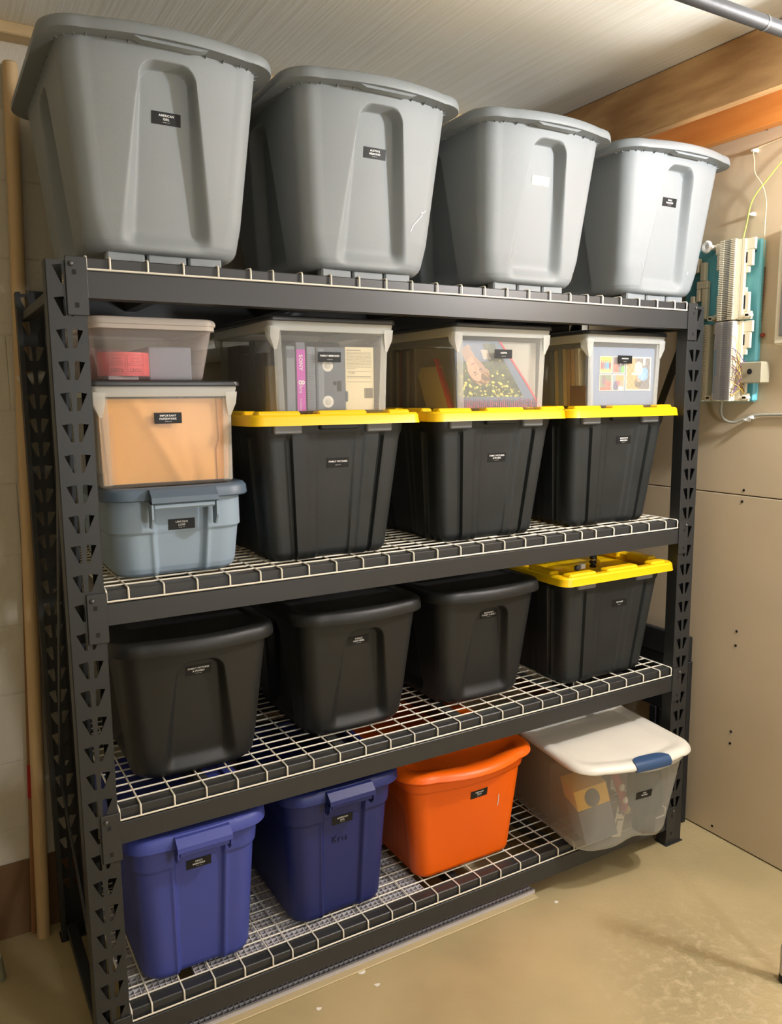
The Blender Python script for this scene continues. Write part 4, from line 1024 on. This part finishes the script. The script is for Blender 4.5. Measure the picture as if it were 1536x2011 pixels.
    st = thing('toy_strap', 'red toy strap with pale beads inside the cloudy bin', 'toy', (1.56, -.06, z1+.15))
    MB().tube([(1.535, -.075, z1+.255), (1.545, -.085, z1+.22), (1.560, -.09, z1+.175), (1.578, -.085, z1+.135), (1.585, -.07, z1+.11)], .013, 10).build('strap', mat('red_fabric', rgb(150, 50, 56), .6), st, 60)
    for x, z in ((1.548, .205), (1.565, .160)):
        MB().lathe([(.002, -.011), (.007, -.008), (.009, 0), (.007, .008), (.002, .011)], (x, -.101, z1+z), 'z', 12).build('bead', MCD, st, 60)
    tag(MB().hull([(1.575, -.07, z1+.13), (1.625, -.07, z1+.10), (1.620, -.07, z1+.085), (1.590, -.07, z1+.085), (1.575, -.05, z1+.13), (1.62, -.05, z1+.09), (1.600, -.06, z1+.14)]).build('toy_piece', mat('tan_toy', rgb(176, 146, 84), .5), None, origin=(1.6, -.06, z1+.085)), 'tan angular toy piece right of the red strap', 'toy')
    tag(MB().lathe([(.030, 0), (.036, .003), (.038, .06), (.052, .075), (.058, .11), (.056, .17), (.05, .20), (.03, .215)], (1.696, -.062, zf), 'z', 28).build('toy_barrel', mat('dark_blue_grey', rgb(22, 25, 32), .5), None, 50, origin=(1.696, -.062, zf)), 'dark round toy barrel inside the cloudy bin', 'toy')
    tag(MB().box(1.48, 1.73, .12, .33, zf, zf+.20, .004).rot(-.12, (1.6, .2, zf)).build('carton', mat('taupe_carton', rgb(126, 112, 98), .6), None, origin=(1.6, .22, zf)), 'taupe carton at the back of the cloudy bin', 'carton')
white_lid_bin()

# ------------------------------------------------------------------ floor items under and in front of the rack
tag(MB().box(.09, 1.31, .003, .50, 0, .005, .0015).build('floor_board', mat('painted_board', rgb(196, 176, 134), .5), None, origin=(.75, .25, 0)), 'thin beige board on the floor under the white grating', 'board')
def grating(x0, x1, y0, y1, z0, lab):
    m = MB(); p = .0150; th = .0017; h = .0105
    n = int((x1-x0)/p); k = int((y1-y0)/p)
    for i in range(n+1): m.box(x0+i*p, x0+i*p+th, y0, y0+k*p, z0, z0+h)
    for j in range(k+1): m.box(x0, x0+n*p, y0+j*p, y0+j*p+th, z0, z0+h-.0005)
    m.box(x0-.002, x0+n*p+.004, y0-.006, y0+.001, z0, z0+h+.001); m.box(x0-.002, x0+n*p+.004, y0+k*p, y0+k*p+.004, z0, z0+h)
    tag(m.build('floor_grating', M_GRATE, None, origin=((x0+x1)/2, (y0+y1)/2, z0)), lab, 'grating', 'white plastic gratings')
grating(.095, 1.318, .030, .16, .0055, 'narrow white grating strip on the floor along the front of the rack')
tsh = ST[3][0]
grating(.245, .930, .050, .540, tsh+.0125, 'wide white grating lying under the bottom shelf wires by the blue totes')
grating(.084, .205, .050, .540, tsh+.0125, 'short white grating lying under the bottom shelf wires beside the left post')
M_CHIP = mat('white_paint_chip', rgb(236, 232, 222), .6)
for i, (x, y, s, lab) in enumerate(((.684, .000, .010, 'largest white paint chip, in front of the middle of the grating'), (.696, -.062, .007, 'white paint chip second from the grating'), (.526, -.058, .006, 'white paint chip closest to the bottom edge of the photo'), (1.345, -.040, .006, 'white paint chip in front of the right end of the grating'))):
    pts = [(x+s*math.cos(q)*(1+.4*math.sin(3*q+i)), y+s*.8*math.sin(q)*(1+.3*math.cos(2*q+i)), z) for q in np.arange(0, 2*PI, .6) for z in (0, .0012)]
    tag(MB().hull(pts).build('paint_chip', M_CHIP, None, origin=(x, y, 0)), lab, 'paint chip', 'paint chips on the floor')

# black folding table leaning between rack and wall
ft = thing('folding_table', 'black folded table standing on edge between rack and right wall', 'table', (2.06, .32, 0))
M_TBL = mat('black_tabletop', (.012, .0125, .014), .45)
MB().box(2.048, 2.072, .078, .60, .612, .700, .003).build('top_edge', M_TBL, ft)
MB().box(2.052, 2.068, .080, .60, .40, .608, .002).build('tabletop', M_TBL, ft)
MB().box(2.050, 2.070, .072, .112, .0, .612, .003).build('leg', M_TBL, ft)
MB().box(2.050, 2.070, .155, .198, .0, .40, .003).build('leg', M_TBL, ft)
MB().box(2.050, 2.070, .212, .244, .0, .40, .003).build('leg', M_TBL, ft)
MB().box(2.050, 2.070, .56, .60, .0, .40, .003).build('leg', M_TBL, ft)

# poles
def rod(name, p0, p1, r, m, label, cat, n=18, foot=None):
    t = thing(name, label, cat, p0)
    MB().tube([p0, p1], r, n).build('shaft', m, t, 50)
    return t
t = rod('wooden_pole', (-.044, .615, 0), (.034, .628, 2.405), .0185, M_DOWEL, 'pale wooden closet pole leaning on the block wall beside the rack', 'pole')
MB().lathe([(.0187, 0), (.0187, .004), (.016, .007)], (.0341, .628, 2.404), 'z', 18).build('end_cap', M_DOWEL, t, 40)
t = thing('yardstick', 'thin brown stick with a red band behind the wooden pole', 'stick', (-.066, .640, 0))
MB().hull([(-.074, .637, .0), (-.062, .637, .0), (-.074, .643, 0), (-.062, .643, 0), (-.012, .638, 1.42), (.0, .638, 1.42), (-.012, .645, 1.42), (0, .645, 1.42)]).build('shaft', mat('brown_stick', rgb(150, 106, 66), .5), t)
def stick_at(z, off): return -.068+.0437*z/1.0+off
MB().hull([(stick_at(z, o), yv, z) for z in (.42, .52) for o in (-.0065, .0065) for yv in (.636, .6445)]).build('red_band', mat('red_band', rgb(176, 24, 32), .45), t)
M_POLE = mat('off_white_pole', rgb(206, 202, 186), .35)
t = thing('metal_pole', 'off-white pole with a grey rubber foot at the left edge', 'pole', (-.176, .482, 0))
MB().tube([(-.176, .482, .06), (-.262, .482, .9)], .0135, 16).build('shaft', M_POLE, t, 50)
MB().tube([(-.170, .482, .0), (-.176, .482, .064)], .0155, 16).build('rubber_foot', mat('olive_rubber', rgb(140, 138, 112), .6), t, 50)
t = thing('telescoping_leg', 'off-white telescoping leg with a black foot at the right edge', 'leg', (1.640, -.610, 0))
cxl, cyl_ = 1.637, -.612
MB().lathe([(.016, .0), (.0175, .002), (.0175, .020), (.016, .022)], (cxl, cyl_, 0), 'z', 20).build('rubber_foot', mat('black_foot', (.012, .012, .012), .5), t, 40)
MB().lathe([(.0165, .022), (.0165, .062), (.015, .064)], (cxl, cyl_, 0), 'z', 20).build('lower_sleeve', M_POLE, t, 40)
MB().lathe([(.0172, .066), (.0172, .100), (.015, .104)], (cxl, cyl_, 0), 'z', 20).build('collar', M_POLE, t, 40)
MB().lathe([(.0125, .10), (.0125, 1.1)], (cxl, cyl_, 0), 'z', 20).build('upper_tube', M_POLE, t, 40)
MB().lathe([(.0125, .185), (.0185, .186), (.0185, .198), (.0125, .199)], (cxl, cyl_, 0), 'z', 20).build('brass_ring', mat('brass', rgb(196, 160, 90), .35, metal=.6), t, 40)

# pipes
t = thing('ceiling_pipe', 'black iron pipe hung below the ceiling at the upper right', 'pipe', (1.6, -.56, 2.31))
def pipe_line(s): return (s, -.602, 2.318)
MB().tube([pipe_line(.7), pipe_line(2.06)], .0145, 18).build('tube', M_PIPE, t, 50)
MB().tube([pipe_line(1.345), pipe_line(1.352)], .0152, 18).build('tape_band', mat('tape_band', (.11, .11, .11), .4), t, 50)
t = thing('white_wall_pipe', 'white plastic pipe along the block wall behind the clear boxes', 'pipe', (.6, .628, 1.6))
MB().tube([(-.004, .628, 1.606), (1.6, .628, 1.826)], .021, 18).build('tube', M_PVC, t, 50)

# ------------------------------------------------------------------ wiring board on the right wall
wbd = thing('wiring_board', 'turquoise telephone wiring board with cream terminal blocks on the right wall', 'wiring board', (XR, -.01, 1.526))
bk = MB().box(2.062, XR-.0002, -.118, .17, 1.528, 2.032, .006).build('backboard', M_TEAL, wbd)
MB().lathe([(.004, 0), (.004, -.0014)], (2.062, -.095, 1.995), 'x', 12).build('screw_spot', M_DARK, bk)
MB().lathe([(.004, 0), (.004, -.0014)], (2.062, -.092, 1.552), 'x', 12).build('screw_spot', M_DARK, bk)
def block(z0, z1, yc, cover):
    b = MB().box(2.030, 2.061, yc-.030, yc+.030, z0, z1, .002).build('terminal_block', M_CREAM, wbd)
    core = MB().box(2.004, 2.030, yc-.026, yc+.026, z0, z1, .002); core.build('pin_ridge', M_TAUPE if not cover else M_CREAM, b)
    cb = MB(); n = 44
    for i in range(n):
        z = z0+(z1-z0)*(i+.15)/n; h = (z1-z0)/n*.55
        cb.box(1.999, 2.006, yc+.012, yc+.027, z, z+h); cb.box(1.998, 2.006, yc-.029, yc-.012, z, z+h)
        cb.box(2.001, 2.006, yc-.010, yc+.010, z, z+h*.7)
    tag(cb.build('comb_teeth', M_CREAM, b), kind='stuff')
    cg = MB()
    for i in range(n):
        z = z0+(z1-z0)*(i+.5)/n; cg.box(2.0005, 2.0045, yc-.009, yc+.009, z, z+.0016)
    tag(cg.build('clips', mat('tinned_clips', (.25, .25, .25), .35, metal=.7), b), kind='stuff')
    if cover:
        MB().box(1.992, 1.997, yc-.031, yc+.031, z0+.004, z1-.002, .001).build('smoky_cover', clear_mat('smoky_cover', (.32, .32, .36), .34, .15), b)
    # stepped side wings with dark slots
    for s in (-1, 1):
        y0 = yc+s*.030; m = MB()
        H_ = z1-z0
        for f0, f1, wd in ((0, .10, .040), (.10, .34, .030), (.34, .40, .018), (.58, .66, .024), (.66, .86, .036), (.86, 1, .042)):
            m.box(2.036, 2.046, y0, y0+s*wd, z0+H_*f0, z0+H_*f1-.0005, .0012)
        m.box(2.030, 2.040, y0, y0+s*.012, z0, z1, .001)
        m.build('wing', M_CREAM, b)
        for f0, f1 in ((.13, .30), (.70, .83)):
            MB().box(2.0345, 2.037, y0+s*.013, y0+s*.017, z0+H_*f0, z0+H_*f1).build('slot', M_DARK, b)
        MB().box(2.018, 2.036, y0+s*.020, y0+s*.050, z0+.006, z0+.016, .002).box(2.018, 2.024, y0+s*.030, y0+s*.046, z0+.003, z0+.019, .002).build('bracket', M_CREAM, b)
    return b
block(1.786, 2.034, -.040, False)
lb = block(1.530, 1.782, -.045, True)
# extra comb strip at the left of the lower block
s2 = MB().box(2.030, 2.061, .036, .060, 1.530, 1.780, .002).build('terminal_strip', M_CREAM, wbd)
cb = MB()
for i in range(44): cb.box(2.022, 2.032, .046, .062, 1.5305+.25*i/44, 1.5305+.25*i/44+.0032)
tag(cb.build('comb_teeth', M_CREAM, s2), kind='stuff')
mw = MB()
for f0, f1, ya, yb in ((1.80, 1.90, .062, .082), (1.90, 1.925, .062, .104), (1.86, 1.90, .090, .104), (1.925, 1.985, .074, .092), (1.80, 1.84, .100, .128), (1.84, 1.88, .112, .128), (1.955, 2.0, .10, .125)): mw.box(2.040, 2.058, ya, yb, f0, f1-.0008, .0015)
mw.build('terminal_strip', M_CREAM, wbd)
MB().box(2.022, 2.064, -.168, -.092, 1.586, 1.652, .003).build('junction_box', M_TAUPE, wbd)
m = MB().lathe([(.009, -.003), (.009, -.0036)], (2.022, -.128, 1.622), 'x', 16); m.build('knockout', M_DARK, wbd)
MB().lathe([(.008, .0), (.008, -.045), (.017, -.045), (.020, -.048), (.020, -.052), (.015, -.056), (.007, -.055), (.006, -.050)], (2.062, .048, 2.026), 'x', 26).build('spool', M_PVC, wbd, 40)
rr = random.Random(9)
for nm, c, k in (('brown_wires', rgb(120, 80, 70), 8), ('yellow_wires', rgb(210, 180, 90), 6), ('violet_wires', rgb(120, 100, 140), 6)):
    m = MB()
    for i in range(k):
        z = 1.55+.21*rr.random(); zz = 1.56+.10*rr.random()
        m.tube([(2.002, -.072, z), (2.005, -.082, z-.006), (2.012, -.093+rr.uniform(-.004, .004), (z+zz)/2), (2.03, -.098+rr.uniform(-.006, .006), zz), (2.045, -.10, zz-.02)], .0012, 5)
    tag(m.build(nm, mat(nm, c, .5), wbd, 60), kind='stuff')
def cable(name, pts, r, c, label, cat='cable'):
    # smooth path through the points
    P = [Vector(p) for p in pts]; out = []
    for i in range(len(P)-1):
        p0, p1, p2, p3 = P[max(i-1, 0)], P[i], P[i+1], P[min(i+2, len(P)-1)]
        for q in range(8):
            t_ = q/8; out.append(.5*((2*p1)+(-p0+p2)*t_+(2*p0-5*p1+4*p2-p3)*t_**2+(-p0+3*p1-3*p2+p3)*t_**3))
    out.append(P[-1])
    return tag(MB().tube(out, r, 8).build(name, mat(name+'_skin', c, .4), None, 60, origin=pts[0]), label, cat)
xw = XR-.004
cable('green_wire', [(2.06, -.050, 2.036), (2.062, -.058, 2.08), (2.060, -.076, 2.150), (2.064, -.118, 2.20), (2.07, -.20, 2.275), (2.075, -.30, 2.32)], .0019, rgb(190, 216, 90), 'yellow-green ground wire rising from the wiring board')
cable('beige_wire', [(xw, -.24, 2.325), (xw, -.115, 2.315), (xw-.012, -.068, 2.302), (xw-.022, -.076, 2.27), (xw-.026, -.084, 2.23), (xw-.018, -.106, 2.19), (xw-.012, -.118, 2.14), (xw-.012, -.118, 2.07), (xw-.010, -.118, 2.0), (xw-.006, -.114, 1.94)], .0018, rgb(214, 190, 150), 'thin beige wire hanging beside the wiring board')
tw = thing('twisted_wires', 'brown twisted wires with two red crimp connectors', 'wires', (xw, -.112, 1.70))
M_TW = mat('brown_wire', rgb(120, 84, 60), .5)
for ph_ in (0, PI):
    MB().tube([(xw-.003+.0016*math.cos(z*260+ph_), -.1145+.0016*math.sin(z*260+ph_)-.006*math.sin((z-1.75)*9), z) for z in np.arange(1.945, 1.745, -.003)], .0012, 5).build('strand', M_TW, tw, 60)
for y, z in ((-.100, 1.745), (-.126, 1.736)):
    MB().lathe([(.002, -.007), (.0055, -.005), (.006, 0), (.0055, .005), (.002, .007)], (xw-.004, y, z), 'y', 12).build('crimp_connector', mat('red_crimp', rgb(160, 60, 40), .35), tw, 50)
MB().tube([(xw-.002, -.112, 1.742), (xw-.002, -.110, 1.715), (xw-.002, -.109, 1.69), (xw-.002, -.112, 1.66), (xw-.002, -.113, 1.62)], .0014, 5).build('pale_strand', mat('pale_wire', rgb(150, 150, 176), .5), tw, 60)
cable('grey_cable', [(2.055, -.004, 1.530), (2.062, .000, 1.49), (2.068, -.010, 1.468), (2.07, -.040, 1.460), (2.074, -.075, 1.470), (2.077, -.115, 1.484), (2.078, -.20, 1.488), (2.078, -.40, 1.49)], .0045, rgb(168, 164, 150), 'grey cable leaving the bottom of the wiring board')
for i, (y, z, lab) in enumerate(((-.068, 2.303, 'white cable clip on the beige wire near the ceiling'), (-.070, 2.112, 'white cable clip beside the green wire'), (-.092, 1.470, 'white cable clip on the grey cable, nearer the board'), (-.108, 1.478, 'white cable clip on the grey cable, farther from the board'))):
    tag(MB().box(XR-.016, XR, y-.005, y+.005, z-.006, z+.006, .002).box(XR-.024, XR-.012, y-.002, y+.008, z-.004, z+.003, .0015).build('cable_clip', M_PVC, None, origin=(XR, y, z)), lab, 'cable clip', 'white cable clips on the right wall')
pb_ = thing('panel_box', 'cream metal panel box at the right edge of the picture', 'panel box', (XR, -.35, 1.70))
MB().box(XR-.055, XR-.0002, -.62, -.195, 1.70, 2.055, .006).build('case', M_CREAM, pb_)
MB().box(XR-.060, XR-.055, -.60, -.215, 1.725, 2.04, .002).build('door', mat('dark_panel', rgb(110, 104, 98), .4), pb_)

bpy.context.view_layer.update()
